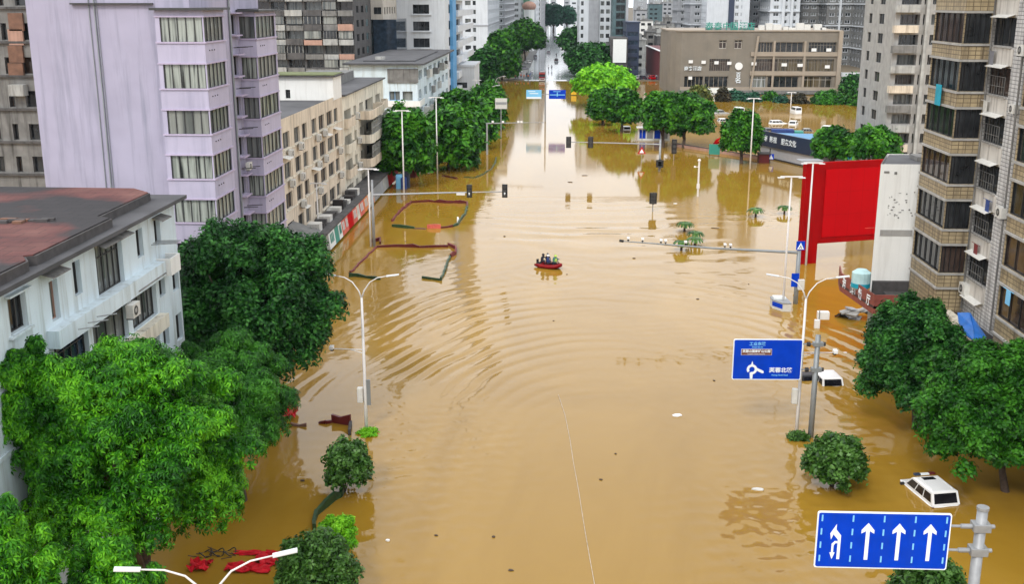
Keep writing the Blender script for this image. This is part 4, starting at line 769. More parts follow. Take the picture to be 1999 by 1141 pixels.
# white blank building left of it with its terrace
B=Bld('commercial_building','plain white blank walled building with rooftop clutter beside the red billboard',(29,92,0)); q=MB(); 
B.wall(q,(25.2,86),(28.6,86),-1.7,15.6); B.wall(q,(28.6,86),(34,86),-1.7,15.6); B.wall(q,(34,86),(35,92),-1.7,15.6); B.wall(q,(35,92),(27.4,92),-1.7,15.6); B.wall(q,(27.4,92),(25.2,86),-1.7,15.6); slab(B,[(25.4,86.15),(33.9,86.15),(34.8,91.8),(27.5,91.8)],15.4,15.55,'roof_dark'); B.part(q,'wall',['white_wall'])
q=MB(); q.box((25.6,85.93,9.9),(28.1,85.998,10.35)); q.box((25.5,85.95,14.9),(25.9,85.998,15.05),1); q.box((26.3,85.95,14.8),(26.5,85.998,15.),1)
for i in range(26): x,z=random.uniform(26,28.1),random.uniform(11.2,13.6); q.box((x,85.96,z),(x+random.uniform(.03,.2),85.998,z+random.uniform(.02,.12)),1)
B.part(q,'wall_marks',['concrete','old_grey'])
q=MB(); q.box((28.6,88,15.56),(30.4,90,15.9)); q.box((31.3,88,15.56),(33.5,91,16.6)); B.part(q,'roof_clutter',['old_grey']); B.finish()
B=Bld('terrace','dark roof terrace with a red brown balustrade carrying white characters, over the floodwater',(26,84,0),cat='terrace'); q=MB(); 
A_=W(1639,568,4.3); C_=W(1704,614,4.3); A_.z=C_.z=0; bk=W(1672,531,5.9); bk.z=0
ta=[(A_.x,A_.y),(C_.x,C_.y),(29.2,C_.y),(29.2,85.9),(25.3,85.9),(bk.x+.6,bk.y),(A_.x+.5,A_.y+2.6)]; q.prism(ta,4.75,4.95); q.prism([(C_.x+1.2,84),(C_.x+1.2,C_.y+.6),(29,C_.y+.6),(29,84)],-1.7,4.7); B.part(q,'floor',['roof_dark'])
q=MB(); d=(C_-A_).normalized(); nn=Vector((-d.y,d.x,0)); bq=Vector((A_.x+.5,A_.y+2.6,0))
for a,b_ in ((A_,C_),(bq,A_),(C_,C_+Vector((3,0,0)))): dd=(b_-a).normalized(); n2=Vector((-dd.y,dd.x,0))*.1; Z=lambda v,z: v+Vector((0,0,z)); q.q(Z(a,4.3),Z(b_,4.3),Z(b_,5.85),Z(a,5.85)); q.q(Z(a+n2,4.3),Z(a+n2,5.85),Z(b_+n2,5.85),Z(b_+n2,4.3)); q.q(Z(a,5.85),Z(b_,5.85),Z(b_+n2,5.85),Z(a+n2,5.85)); q.q(Z(a,4.3),Z(a+n2,4.3),Z(b_+n2,4.3),Z(b_,4.3))
B.part(q,'balustrade',['rust_red'])
for k_,ch in enumerate('海鲜餐厅'):
    p=A_+d*(C_-A_).length*(.13+.24*k_)+Vector((0,0,5.12))+Vector((d.y,-d.x,0))*.03; text(ch,.95,'sign_white',B.o,p-B.b,(R(90),0,math.atan2(d.y,d.x)),bold=.02,xs=.8)
q=MB(); q.box((25.3,85.5,5.0),(29,85.9,6.2)); q.box((26,83,5.),(28.8,85.2,5.5)); B.part(q,'dark_clutter',['roof_edge']); B.finish()
t=thing('water_tank','round blue and white water tank on the roof terrace','tank',(24.6,86.6,5.)); q=MB(); q.tube([(0,0,.35),(0,0,.5),(0,0,1.7),(0,0,1.95)],[.62,.75,.75,.4],16); q.build('tank_body',['pale_cyan'],t); q=MB(); q.tube([(0,0,.5),(0,0,.85)],.77,16); q.build('band',['teal_blue'],t)
q=MB(); [q.box((x-.05,y-.05,0),(x+.05,y+.05,.4)) for x in(-.6,.6) for y in(-.6,.6)]; q.build('stand',['steel'],t)
# red billboard
pa=Vector((26.4,117.6,0)); pb=Vector((38.2,121.6,0)); d=(pb-pa).normalized(); rz=math.atan2(d.y,d.x); t=thing('billboard','tall blank red billboard on red legs standing in the water','billboard',pa,rz); Ln=(pb-pa).length
q=MB(); q.box((0,-.45,-1.7),(2.0,.35,11.1)); q.box((2.0,-.05,2.1),(Ln,.35,11.1)); bevel(q.build('body',['red_board'],t),.04)
q=MB(); q.box((2.6,-.17,2.8),(Ln-.4,-.06,10.3)); bevel(q.build('board_face',['red'],t),.03)
for i in range(1,6): MB_box('seam',(-.012,-.004,0),(.012,.0,7.4),'red_board',t,(2.6+(Ln-3)*i/6,-.171,2.85))
for z in (5.3,7.8): MB_box('seam',(0,-.004,-.012),(Ln-3.1,.0,.012),'red_board',t,(2.65,-.1745,z))
q=MB(); q.box((Ln-2.3,.0,-1.7),(Ln-1.,.3,2.1)); q.build('leg',['red_board'],t); q=MB(); q.box((8,-.2,3.5),(Ln-.5,-.18,3.56)); q.build('stripe',['pink_red'],t)
q=MB(); [q.box((2.02,-.16,1+i*1.1),(2.1,-.06,1.15+i*1.1)) for i in range(9)]; q.build('lamp_bracket',['pink_red'],t)
# navy shop hoarding
a=W(1483,304); b_=W(1592,332); a=Vector((37.,203,0)); b_=Vector((43.8,187.,0)); d=(b_-a).normalized(); t=Bld('shop_building','low shop with a navy fascia of white characters, grey shutters and a blue roof','%s'%'' or (a.x,a.y,0),cat='shop') if 0 else Bld('shop_building','low shop with a navy fascia of white characters, grey shutters and a blue roof',(a.x,a.y,0),cat='shop')
rz=math.atan2(d.y,d.x); Ln=(b_-a).length; nn=Vector((-d.y,d.x,0)); q=MB(); M=Matrix.Translation(a)@Matrix.Rotation(rz,4,'Z'); q.box((0,.3,-1.7),(Ln,6,2.2),0,M); t.part(q,'wall',['shutter_grey']); q=MB(); q.box((-.5,-.1,2.2),(Ln+.3,.28,4.9),0,M); t.part(q,'fascia',['navy']); q=MB(); q.prism([(2,.4),(Ln+1,.4),(Ln+1,7),(6,7)],4.4,4.6,0,M); t.part(q,'roof',['roof_blue'])
q=MB(); q.box((0.05,.1,-.1),(Ln,.29,.25),0,M); t.part(q,'base_strip',['shop_dark'])
for s_,u_ in (('岭南',1.5),('影视',4.5),('服务文化',9.3)): text(s_,1.15,'sign_white',t.o,(a+d*u_-nn*.13+Vector((0,0,3.55)))-t.b,(R(90),0,rz),bold=.03)
t.finish()
# ------------------------------------------------------------------ TREES
def leaves(c,nrm,size,kind,rg):
    """c: centres (n,3), nrm: outward (n,3) -> quads (m,4,3)"""
    n=len(c); up=np.array([0,0,1.]); a=nrm+up*.55+rg.normal(0,.45,(n,3)); a/=np.linalg.norm(a,axis=1,keepdims=True)+1e-9
    t=np.cross(a,rg.normal(0,1,(n,3))); t/=np.linalg.norm(t,axis=1,keepdims=True)+1e-9; b=np.cross(a,t); out=[]
    sz=size*rg.uniform(.75,1.25,(n,1)); K=7 if kind=='rosette' else 3
    for k in range(K):
        if kind=='rosette':
            th=2*math.pi*k/K+rg.uniform(-.2,.2,(n,1)); dr=t*np.cos(th)+b*np.sin(th); sd=-t*np.sin(th)+b*np.cos(th); wd=.17
            p0=c+dr*sz*.06; tip=c+dr*sz-a*sz*.42-up*sz*.12; mid=c+dr*sz*.58-a*sz*.04
        else:
            dr=t*rg.uniform(-1,1,(n,1))+b*rg.uniform(-1,1,(n,1))+a*rg.uniform(-.3,.5,(n,1)); dr/=np.linalg.norm(dr,axis=1,keepdims=True)+1e-9; sd=np.cross(dr,a); wd=.30
            cc=c+rg.normal(0,.35,(n,3))*size; p0=cc-dr*sz*.5; tip=cc+dr*sz*.5-up*sz*.12; mid=cc
        out.append(np.stack([p0,mid+sd*sz*wd,tip,mid-sd*sz*wd],1))
    return np.concatenate(out)
def crown_mesh(name,blobs,n,size,kind,matn,seed,off):
    rg=np.random.default_rng(seed); rnd_=rg.uniform(.45,1.3,len(blobs)); w_=np.array([b[1][0]*b[1][1] for b in blobs])*rnd_; w_/=w_.sum(); qs=[]
    for (c,r_),wt in zip(blobs,w_):
        k=max(6,int(n*wt)); d=rg.normal(0,1,(k,3)); d/=np.linalg.norm(d,axis=1,keepdims=True); d[:,2]=np.where(d[:,2]<-.55,-d[:,2],d[:,2])
        ra=rg.uniform(0,1,(k,1))**.35; ra=.35+.65*ra; ra*=1+.10*np.sin(d[:,:1]*7+seed)+.10*np.sin(d[:,1:2]*9+d[:,2:]*6)
        p=np.array(c)+d*ra*np.array(r_); qs.append(leaves(p,d,size,kind,rg))
    Q=np.concatenate(qs)-np.array(off); nq=len(Q); me=bpy.data.meshes.new(name); me.vertices.add(nq*4); me.vertices.foreach_set('co',Q.astype(np.float32).ravel()); me.loops.add(nq*4); me.loops.foreach_set('vertex_index',np.arange(nq*4,dtype=np.int32)); me.polygons.add(nq)
    me.polygons.foreach_set('loop_start',np.arange(0,nq*4,4,dtype=np.int32)); me.polygons.foreach_set('loop_total',np.full(nq,4,np.int32)); me.update(calc_edges=True); me.materials.append(MT[matn]); return me
def make_blobs(cen,Rr,nb,fr,seed,flat=.5):
    rg=np.random.default_rng(seed); nb=int(nb*1.9); fr=fr*.70; bl=[(tuple(cen),(Rr[0]*.66,Rr[1]*.66,Rr[2]*.68))]
    for i in range(nb):
        # golden-angle spread over the crown surface so that the outline is uneven but full
        z=1-(i+.5)/nb*1.55; th=i*2.4+rg.uniform(-.4,.4); s_=math.sqrt(max(0,1-z*z)); f=rg.uniform(.58,.96); r_=fr*(1.45-1.9*(f-.58))*rg.uniform(.7,1.3)
        bl.append(((cen[0]+Rr[0]*f*s_*_c(th),cen[1]+Rr[1]*f*s_*_s(th),cen[2]+Rr[2]*f*z),(Rr[0]*r_,Rr[1]*r_,Rr[2]*r_*.8)))
    for i in range(nb//2):          # small sprigs that break the outline
        d=rg.normal(0,1,3); d/=np.linalg.norm(d); d[2]=abs(d[2])*(1 if rg.random()<.6 else -.6); f=rg.uniform(.70,.90); r_=fr*rg.uniform(.3,.5)
        bl.append(((cen[0]+Rr[0]*f*d[0],cen[1]+Rr[1]*f*d[1],cen[2]+Rr[2]*f*d[2]),(Rr[0]*r_,Rr[1]*r_,Rr[2]*r_)))
    return bl
def trunk(parent,base,blobs,r0,seed,off,z0=-1.7,nl=6):
    rg=random.Random(seed); q=MB(); c=Vector(blobs[0][0]); b0=Vector((base[0],base[1],z0)); f=b0.lerp(c,.55); f=Vector((f.x,f.y,f.z)); mid=b0.lerp(f,.5)+Vector((rg.uniform(-.15,.15),rg.uniform(-.15,.15),0))*r0*4
    q.tube([b0,mid,f],[r0*1.15,r0,r0*.72],9)
    for i in range(nl):
        t_=blobs[1+(i*3)%(len(blobs)-1)]; e=Vector(t_[0]); s_=b0.lerp(f,rg.uniform(.72,.98)); mm_=s_.lerp(e,.5)+Vector((0,0,rg.uniform(-.2,.4)))*r0*3; q.tube([s_,mm_,e],[r0*.5,r0*.3,r0*.08],6)
    return q.build('trunk',['bark'],parent,off=off,smooth=True)
def tree(name,label,base,cen,Rr,n,size,matn,kind='spray',nb=16,fr=.34,seed=1,group=None,r0=.22,cat='tree',nl=6,blobs=None):
    o=thing(name,label,cat,(base[0],base[1],0),group=group); off=(base[0],base[1],0)
    bl=blobs or make_blobs(cen,Rr,nb,fr,seed); link('crown',crown_mesh('crown',bl,n,size,kind,matn,seed,off),o); trunk(o,base,bl,r0,seed,off,nl=nl); return o
def span(x0,x1,y0,y1,Y,sq=1.0,deep=1.0):
    """crown centre and radii of a tree at distance Y whose outline spans these sight lines"""
    c=PY((x0+x1)/2,(y0+y1)/2,Y); rx=abs(PY(x1,(y0+y1)/2,Y).x-PY(x0,(y0+y1)/2,Y).x)/2; zt_,zb=PY((x0+x1)/2,y0,Y).z,PY((x0+x1)/2,y1,Y).z
    return (c.x,Y,(zt_+zb)/2),(rx,rx*deep,(zt_-zb)/2*sq)
def T(name,label,px,Y,n,size,matn,**k):
    c,r_=span(*px,Y,deep=k.pop('deep',1.0)); b=k.pop('base',None); b=(c[0],c[1]) if b is None else b
    return tree(name,label,b,c,r_,n,size,matn,**k)
g1='large street trees by the low blue and white house'
T('street_tree','big bright green broadleaf tree filling the lower left, in front of the blue white house',(35,490,655,1130),42.5,27000,.225,'leaf_bright',kind='rosette',nb=30,fr=.30,seed=11,group=g1,r0=.35,deep=.95)
T('street_tree','bright green tree crown half hidden behind the big one at the left edge',(-60,190,662,980),41.0,12000,.225,'leaf_bright',kind='rosette',nb=20,fr=.32,seed=12,group=g1,r0=.25,deep=.6)
T('street_tree','bright green leafy crown in the bottom left corner, nearest the camera',(-90,125,985,1400),33.0,9500,.21,'leaf_bright',kind='rosette',nb=22,fr=.3,seed=13,group=g1,r0=.25)
T('street_tree','low bright green sprays behind the left head of the nearest lamp',(110,330,1040,1400),35.5,9500,.21,'leaf_bright',kind='rosette',nb=22,fr=.3,seed=14,group=g1,r0=.25,deep=.8)
T('street_tree','mid green tree between the bright tree and the tall dark tree',(318,560,650,920),57.,21000,.235,'leaf_mid',kind='rosette',nb=24,fr=.33,seed=15,group=g1,r0=.25,base=(-18.0,57.))
T('street_tree','tall dark green tree in front of the lilac tower',(325,664,418,805),67.,42000,.30,'leaf_dark',nb=40,fr=.27,seed=16,group=g1,r0=.35,base=(-18.6,67.))
g2='street trees standing in the flood along the left side'
for i,(px,Y,lb,bs) in enumerate([((738,845,205,372),168,'nearest, beside the cream balconies',None),((812,940,203,362),185,'second, behind a white lamp pole',None),((850,962,182,330),212,'third of the row',None),((895,984,168,285),245,'fourth, where the row reaches the road',None),((850,925,180,262),228,'fifth, standing back against the white house',None),((925,985,160,232),278,'farthest of the row by the lamp arm',None)]):
    T('street_tree','dark green flooded street tree on the left, '+lb,px,Y,6500,.95 if Y<200 else 1.15,'leaf_street',nb=26,fr=.30,seed=30+i,group=g2,r0=.3)
g3='trees lining the far dry street'
for i,(px,Y,m_,lb) in enumerate([((918,975,98,170),380,'leaf_dark','small dark tree left of the far street beside the white tower'),((948,1012,60,170),400,'leaf_street','large tree left of the far street above the crowd'),((985,1064,40,112),520,'leaf_street','broad tree further along the left of the far street'),((1092,1186,52,108),530,'leaf_dark','dark rounded tree right of the far street'),((1108,1192,86,152),420,'leaf_dark','dark tree right of the far street above the bright one')]):
    T('street_tree',lb,px,Y,8000,1.9,m_,nb=26,fr=.30,seed=50+i,group=g3,r0=.4)
for i,(px,lb) in enumerate([((1060,1102,10,56),'left of two hazy blue green trees at the end of the avenue'),((1092,1122,16,50),'right of two hazy blue green trees at the end of the avenue')]):
    T('distant_tree',lb,px,1000,3500,3.2,'leaf_blue',nb=22,fr=.3,seed=60+i,group='hazy trees at the end of the avenue',r0=.8)
g4='street trees standing in the flood along the right side'
for i,(px,Y,m_,lb,bs) in enumerate([((1120,1240,126,198),300,'leaf_lime','bright lime green tree right of the blue overhead signs',(1180,218)),((1150,1205,176,245),255,'leaf_street','small tree just under the lime green one',None),((1178,1252,176,252),241,'leaf_street','round tree left of the forked pair',(1215,258)),((1250,1335,174,275),216,'leaf_street','left tree of the forked pair on the right bank',(1297,288)),((1288,1396,182,285),218,'leaf_street','right tree of the forked pair on the right bank',(1330,290)),((1408,1488,218,318),195,'leaf_street','egg shaped tree beside the navy shop fascia',(1448,320))]):
    c,r_=span(*px,Y); b=W(*bs) if bs else Vector((c[0],c[1],0)); tree('street_tree',lb,(b.x,b.y),c,r_,7500,.80 if Y<230 else 1.1,m_,nb=26,fr=.30,seed=70+i,group=g4,r0=.35)
g5='trees round the flooded parking lot'
yd=[((1340,1388,170,212),325,'leaf_olive','olive tree by the white entrance board'),((1400,1421,176,220),318,'leaf_rust','thin dark tree left of the entrance board column'),((1420,1448,178,212),322,'leaf_blue','small bluish tree right of the thin dark tree'),((1452,1484,184,216),318,'leaf_blue','dark bushy tree behind the tall lamp'),((1486,1520,182,216),322,'leaf_mid','green tree in the middle of the parking lot row'),((1512,1540,190,224),315,'leaf_blue','rounded blue green tree right of the middle one'),((1546,1573,186,226),312,'leaf_rust','bare brownish tree near the middle of the lot'),((1583,1650,178,228),312,'leaf_mid','wide green tree before the lit windows'),((1640,1672,196,226),310,'leaf_mid','low green tree right of the wide green one'),((1666,1694,186,230),306,'leaf_street','pale green tree beside the guard house'),((1640,1692,146,204),335,'leaf_dark','dark tree under the white portal'),((1702,1746,134,196),330,'leaf_dark','dark tree right of the white portal')]
for i,(px,Y,m_,lb) in enumerate(yd): T('lot_tree',lb,px,Y,1800,1.15,m_,nb=14,fr=.36,seed=90+i,group=g5,r0=.22)
T('lot_tree','wide green tree left of the white roofed clutter, behind the red billboard',(1588,1668,250,322),182,5000,.8,'leaf_street',nb=22,fr=.32,seed=110,group=g5,r0=.3)
T('lot_tree','wide green tree behind the top right corner of the red billboard',(1655,1755,248,322),178,6000,.8,'leaf_street',nb=24,fr=.32,seed=111,group=g5,r0=.3)
T('bamboo','feathery yellow green bamboo clump in front of the grey apartments',(1712,1756,200,300),200,3500,1.1,'leaf_olive',nb=16,fr=.34,seed=112,cat='bamboo',r0=.15)
T('street_tree','dark green tree with a bare trunk in front of the near right apartment block',(1680,1886,568,838),69.7,30000,.27,'leaf_dark',nb=34,fr=.28,seed=120,group='trees at the right edge',r0=.26,base=(24.5,69.7))
T('street_tree','green tree at the right edge with a dark trunk in the water',(1790,2080,662,975),60.,28000,.26,'leaf_mid',nb=30,fr=.28,seed=121,group='trees at the right edge',r0=.24,base=(27.2,60.1),deep=.8)
# shrubs whose tops stand out of the flood
T('shrub','loose dark leafy shrub beside the green fence piece',(632,726,858,968),58.4,2600,.30,'leaf_glossy',nb=16,fr=.34,seed=130,group='shrubs on the median strips',r0=.07,base=(-12.6,58.2),cat='shrub')
T('shrub','large dark rounded shrub at the bottom beside the near lamp head',(538,700,1040,1230),46.5,7500,.22,'leaf_glossy',nb=24,fr=.33,seed=131,group='shrubs on the median strips',r0=.08,cat='shrub')
T('topiary','clipped round lime green shrub behind the big dark shrub',(626,694,1012,1085),49.5,5200,.13,'leaf_lime',nb=8,fr=.5,seed=132,r0=.06,cat='shrub')
T('shrub','flat lime green shrub top at the foot of the left lamp post',(695,741,839,866),67.2,1800,.14,'leaf_lime',nb=8,fr=.5,seed=133,r0=.05,cat='shrub')
T('shrub','flat dark green shrub top at the foot of the right lamp post',(1541,1576,846,864),67.6,700,.22,'leaf_glossy',nb=8,fr=.5,seed=134,r0=.05,cat='shrub')
T('shrub','round leafy shrub below the roundabout direction sign',(1568,1690,850,958),60.3,4200,.30,'leaf_glossy',nb=20,fr=.32,seed=135,r0=.08,cat='shrub')
T('shrub','dark shrub partly hidden under the lane arrow sign',(1735,1885,1085,1230),43.5,4500,.24,'leaf_glossy',nb=20,fr=.32,seed=136,r0=.08,cat='shrub')
# palm tops out of the water
def palm(label,px,py,s_,cat='palm'):
    b=W(px,py); o=thing('small_palm',label,cat,b,group='palm tops above the flood'); q=MB(); q.tube([(0,0,-1),(0,0,.75*s_)],.13*s_,7); q.build('stem',['bark'],o); q=MB()
    for k in range(19):
        th=k*2.4; L_=1.05*s_*random.uniform(.8,1.1); h=.75*s_; pr=None
        for j in range(6):
            t_=j/5; x=L_*t_; z=h+.55*s_*math.sin(t_*2.2)*.8-.35*s_*t_*t_*1.6; wd=.20*s_*(1-abs(t_-.4)); p=Vector((x*_c(th),x*_s(th),max(z,.05))); sd=Vector((-_s(th),_c(th),0))*wd
            if pr: q.q(pr[0]-pr[1],pr[0],p,p-sd); q.q(pr[0],pr[0]+pr[1],p+sd,p)
            pr=(p,sd)
    q.build('fronds',['leaf_glossy'],o); return o
palm('small palm standing above the water beside a tall white lamp',1475,424,1.2); palm('small palm by the police kiosk lamp with its reflection below',1531,418,1.1)
palm('low dark palm top, farthest left of the cluster by the camera mast arm',1336,452,1.15); palm('low palm top above the camera mast arm',1357,470,1.1); palm('flattened palm top just over the camera mast arm',1356,481,1.05); palm('half drowned palm top in front of the camera mast arm',1330,489,1.1)
# ------------------------------------------------------------------ STREET FURNITURE
def double_lamp(base,label,rz=0.,sp_=.78,cam_side=0,cam_z=5.6,box=True,back=False):
    t=thing('street_lamp',label,'street lamp',base,rz,group='double armed street lamps'); q=MB(); q.tube([(0,0,-1.7),(0,0,2.5),(0,0,9.2)],[.13,.11,.075],12); q.build('pole',['pole_white'],t,smooth=True)
    for s_ in (-1,1):
        q=MB(); q.tube([(0,0,9.1),(s_*.22*sp_,0,9.65),(s_*.75*sp_,0,10.25),(s_*1.4*sp_,0,10.55),(s_*2.15*sp_,0,10.66)],[.055,.045,.038,.034,.03],8); q.build('arm',['pole_white'],t,smooth=True)
        q=MB(); M=Matrix.Translation((s_*(2.15*sp_+.4),0,10.72))@Matrix.Rotation(-s_*R(8),4,'Y'); q.box((-.42,-.12,-.035),(.42,.12,.035),0,M); q.box((-.36,-.09,-.055),(.36,.09,-.037),1,M); bevel(q.build('lamp_head',['lamp_glass','white_paint'],t),.03)
    if cam_side:
        q=MB(); q.tube([(0,0,cam_z),(cam_side*2.0,0,cam_z+.05)],.035,6); q.tube([(0,0,cam_z-.25),(cam_side*.9,0,cam_z-.0)],.03,6); q.build('side_arm',['pole_white'],t); q=MB(); q.ball((cam_side*2.1,-.02,cam_z+.02),.14,0,10,6); q.box((cam_side*2.1-.13,-.35,cam_z+.08),(cam_side*2.1+.13,.1,cam_z+.28),1); q.build('camera',['black','white_paint'],t)
    if box: q=MB(); q.box((-.5,-.32,1.95),(-.12,.05,3.0)); bevel(q.build('control_box',['ac_white'],t),.05)
    if back: q=MB(); q.box((.1,-.04,1.7),(.36,.04,3.5)); q.build('sign_back',['pole_grey'],t)
    return t
double_lamp((-12.8,68.1,0),'white double armed lamp post with a camera arm beside the lime shrub',0,.78,-1,5.6,True,True)
double_lamp((-11.6,32.3,0),'nearest lamp at the bottom edge with only its two heads showing',R(15),1.,0,box=False).location.z=-.85
double_lamp((16.2,69.1,0),'white double armed lamp post behind the roundabout direction sign',R(-3),.85,1,5.5)
def t_lamp(px,py,top,label,single=0,r0=.12,Y=None):
    b=W(px,py) if Y is None else Vector((PY(px,py,Y).x,Y,0)); h=PY(px,top,b.y).z; t=thing('lamp_pole',label,'lamp post',b,group='tall straight lamp posts'); q=MB(); q.tube([(0,0,-1.7),(0,0,h)],[r0,r0*.6],8); q.build('pole',['pole_white'],t,smooth=True)
    if single: q=MB(); q.tube([(0,0,h),(single*.5,0,h+.9),(single*2.2,0,h+1.4)],[.08,.07,.05],6); q.build('arm',['pole_white'],t); q=MB(); q.box((min(single*2.1,single*3.),-.15,h+1.35),(max(single*2.1,single*3.),.15,h+1.47)); q.build('lamp_head',['lamp_glass'],t)
    else: q=MB(); q.box((-1.0,-.1,h-.06),(1.0,.1,h+.06)); q.build('cross_bar',['pole_white'],t); [MB_box('lamp_head',(-.3,-.16,-.05),(.3,.16,.02),'lamp_glass',t,(s_*.95,0,h-.08)) for s_ in (-1,1)]
    return t
t_lamp(854,350,190,'thin white lamp post before the dark trees on the left',r0=.13); t_lamp(789,392,216,'white lamp post beside the floating blue junk on the left',r0=.13)
t_lamp(623,478,358,'short white post before the red shop boards'); t_lamp(724,482,330,'white post beside the left traffic light mast'); t_lamp(1464,330,192,'tall lamp post right of the egg shaped tree',r0=.15)
t_lamp(1573,518,318,'tall white lamp post in front of the red billboard',r0=.13); t_lamp(1528,602,345,'tall white lamp post rising from the police kiosk',r0=.12); t_lamp(1752,304,218,'lamp post behind the white walled building'); t_lamp(1700,225,190,'far lamp post by the guard house',r0=.15); t_lamp(1543,216,180,'far lamp post in the parking lot',r0=.15)
t_lamp(952,200,178,'curved arm lamp above the left tree row, nearer one',1,Y=270); t_lamp(968,180,158,'curved arm lamp above the left tree row, farther one',1,Y=330); t_lamp(931,190,156,'straight lamp top above the left tree row',Y=300)
# short camera post in the crossing
b=W(1362,384); t=thing('camera_post','short white post with a small side camera in the middle of the crossing','post',b); h=PY(1362,314,b.y).z; q=MB(); q.tube([(0,0,-1.7),(0,0,h)],.14,10); q.tube([(0,0,1.2),(0,0,1.9)],.24,10); q.build('pole',['pole_white'],t); q=MB(); q.tube([(0,0,h-.9),(-.55,0,h-.9)],.05,6); q.ball((-.6,0,h-.9),.16); q.build('camera',['white_paint'],t); q=MB(); q.ball((0,0,h+.05),.24,0,10,6); q.build('dome',['white_paint'],t)
# traffic lights
def signal(parent,loc,h,w_,name='signal_head',marks=True):
    t=MB(); t.box((-w_/2,-.12,-h/2),(w_/2,.12,h/2)); o=t.build(name,['black'],parent,loc); bevel(o,.02)
    q=MB(); n_=3
    for i in range(n_): z=h*(.32-.32*i); q.tube([(0,-.13,z),(0,-.26,z)],w_*.34,10,0)
    q.build('visor',['dark_frame'],o)
    if marks:
        q=MB(); z=-h*.2; q.prism([(-.05,-.1),(.05,-.1),(.05,.05),(.12,.05),(0,.2),(-.12,.05),(-.05,.05)],0,.01,0,Matrix.Translation((0,-.27,z))@Matrix.Rotation(R(90),4,'X')); q.build('arrow',['sign_white'],o)
    return o
t=thing('traffic_light','long mast arm on the left carrying two black traffic signals over the flood','traffic light',(-21.6,124,0)); q=MB(); q.tube([(0,0,-1.7),(0,0,7.9)],[.2,.13],10); q.build('pole',['steel'],t,smooth=True)
q=MB(); q.tube([(0,0,6.15),(8,0,6.45),(15.4,0,6.65)],[.13,.10,.06],8); q.build('arm',['steel'],t); signal(t,(11.3,-.05,6.7),1.5,.62); signal(t,(15.4,-.05,6.75),1.55,.62); MB_box('small_board',(-.5,-.03,-.13),(.5,.03,.13),'white_paint',t,(10.3,-.1,6.35)); q=MB(); q.tube([(-.6,0,4.5),(.9,0,6.3)],.05,6); q.build('brace',['steel'],t)
t=thing('traffic_light','mast arm beyond the crossing with two black signals over the white water','traffic light',(17.0,184,0)); q=MB(); q.tube([(0,0,-1.7),(0,0,5.4)],[.24,.17],10); q.build('pole',['steel'],t,smooth=True); q=MB(); q.tube([(0,0,4.55),(-8,0,4.75),(-15.4,0,4.9)],[.13,.1,.07],8); q.build('arm',['steel'],t)
signal(t,(-15.4,-.05,4.85),1.9,.85,marks=False); signal(t,(-11.7,-.05,4.85),1.9,.85,marks=False); signal(t,(0,-.3,1.35),1.25,1.25,marks=False)
for px,py,pt,pb,w_,lb in ((1274,413,376,398,1.,'squat black signal on a thin post mirrored in the crossing'),(1315,312,272,300,.9,'black signal between the forked pair of trees')):
    b=W(px,py); z1=PY(px,pt,b.y).z; z0_=PY(px,pb,b.y).z; t=thing('traffic_light',lb,'traffic light',b); q=MB(); q.tube([(0,0,-1.7),(0,0,z1)],.07,8); q.build('pole',['steel'],t); signal(t,(0,-.12,(z0_+z1)/2),z1-z0_,w_,marks=False)
# warning sign on a thin pole
b=W(1252,318); z=PY(1252,295,b.y).z; t=thing('warning_sign','small red edged white triangle sign on a thin grey pole','road sign',b); q=MB(); q.tube([(0,0,-1.7),(0,0,PY(1252,250,b.y).z)],.06,6); q.build('pole',['steel'],t); M=Matrix.Translation((0,-.1,z))@Matrix.Rotation(R(90),4,'X'); q=MB(); q.prism([(-.75,-.5),(.75,-.5),(0,.8)],0,.04,0,M); q.build('sign_panel',['red'],t); q=MB(); q.prism([(-.42,-.33),(.42,-.33),(0,.42)],.045,.06,0,M); q.build('panel_face',['sign_white'],t)
# camera mast on the right with the pedestrian sign
t=thing('camera_mast','grey mast with a long camera arm and a blue pedestrian crossing sign','camera mast',(22.7,101,0)); q=MB(); q.tube([(0,0,-1.7),(0,0,5.9)],[.24,.19],12); q.build('pole',['pole_grey'],t,smooth=True); q=MB(); q.tube([(0,0,5.0),(-8,0,5.35),(-16.5,0,5.95)],[.15,.10,.05],8); q.build('arm',['pole_grey'],t)
for px in (1226,1254,1290,1299,1338,1415,1426):
    x=PY(px,480,101).x-22.7; z=5.0+(-x/16.5)*.95; q=MB(); q.tube([(x,0,z),(x,0,z+.25)],.03,5,1); q.box((x-.12,-.25,z+.25),(x+.12,.15,z+.42),0); q.ball((x,-.05,z+.17),.11,1,8,5); q.build('camera',['white_paint','black'],t)
q=MB(); q.tube([(-16.5,0,5.95),(-16.9,0,6.0)],.13,6); q.build('arm_end',['black'],t)
MB_box('pedestrian_sign',(-.4,-.03,-.42),(.4,.03,.42),'sign_blue',t,(.05,-.28,5.75)); q=MB(); M=Matrix.Translation((.05,-.315,5.7))@Matrix.Rotation(R(90),4,'X'); q.prism([(-.32,-.3),(.32,-.3),(0,.34)],0,.01,0,M); q.build('white_triangle',['sign_white'],t)
q=MB(); M=Matrix.Translation((.05,-.33,5.68))@Matrix.Rotation(R(90),4,'X'); q.box((-.03,-.1,0),(.04,.08,.01),0,M); q.box((-.12,-.2,0),(-.05,-.08,.01),0,M); q.box((.06,-.2,0),(.12,-.08,.01),0,M); q.tube([(.0,.12,0),(.0,.12,.01)],.05,8,0) if 0 else None; q.build('walking_figure',['black'],t)
MB_box('notice_board',(-.45,-.04,-.75),(.25,.04,.55),'sign_blue',t,(-.15,-.3,2.5)); MB_box('meter_box',(-.1,-.35,-.5),(.5,0,.5),'ac_white',t,(.1,-.26,2.0),bv=.04)
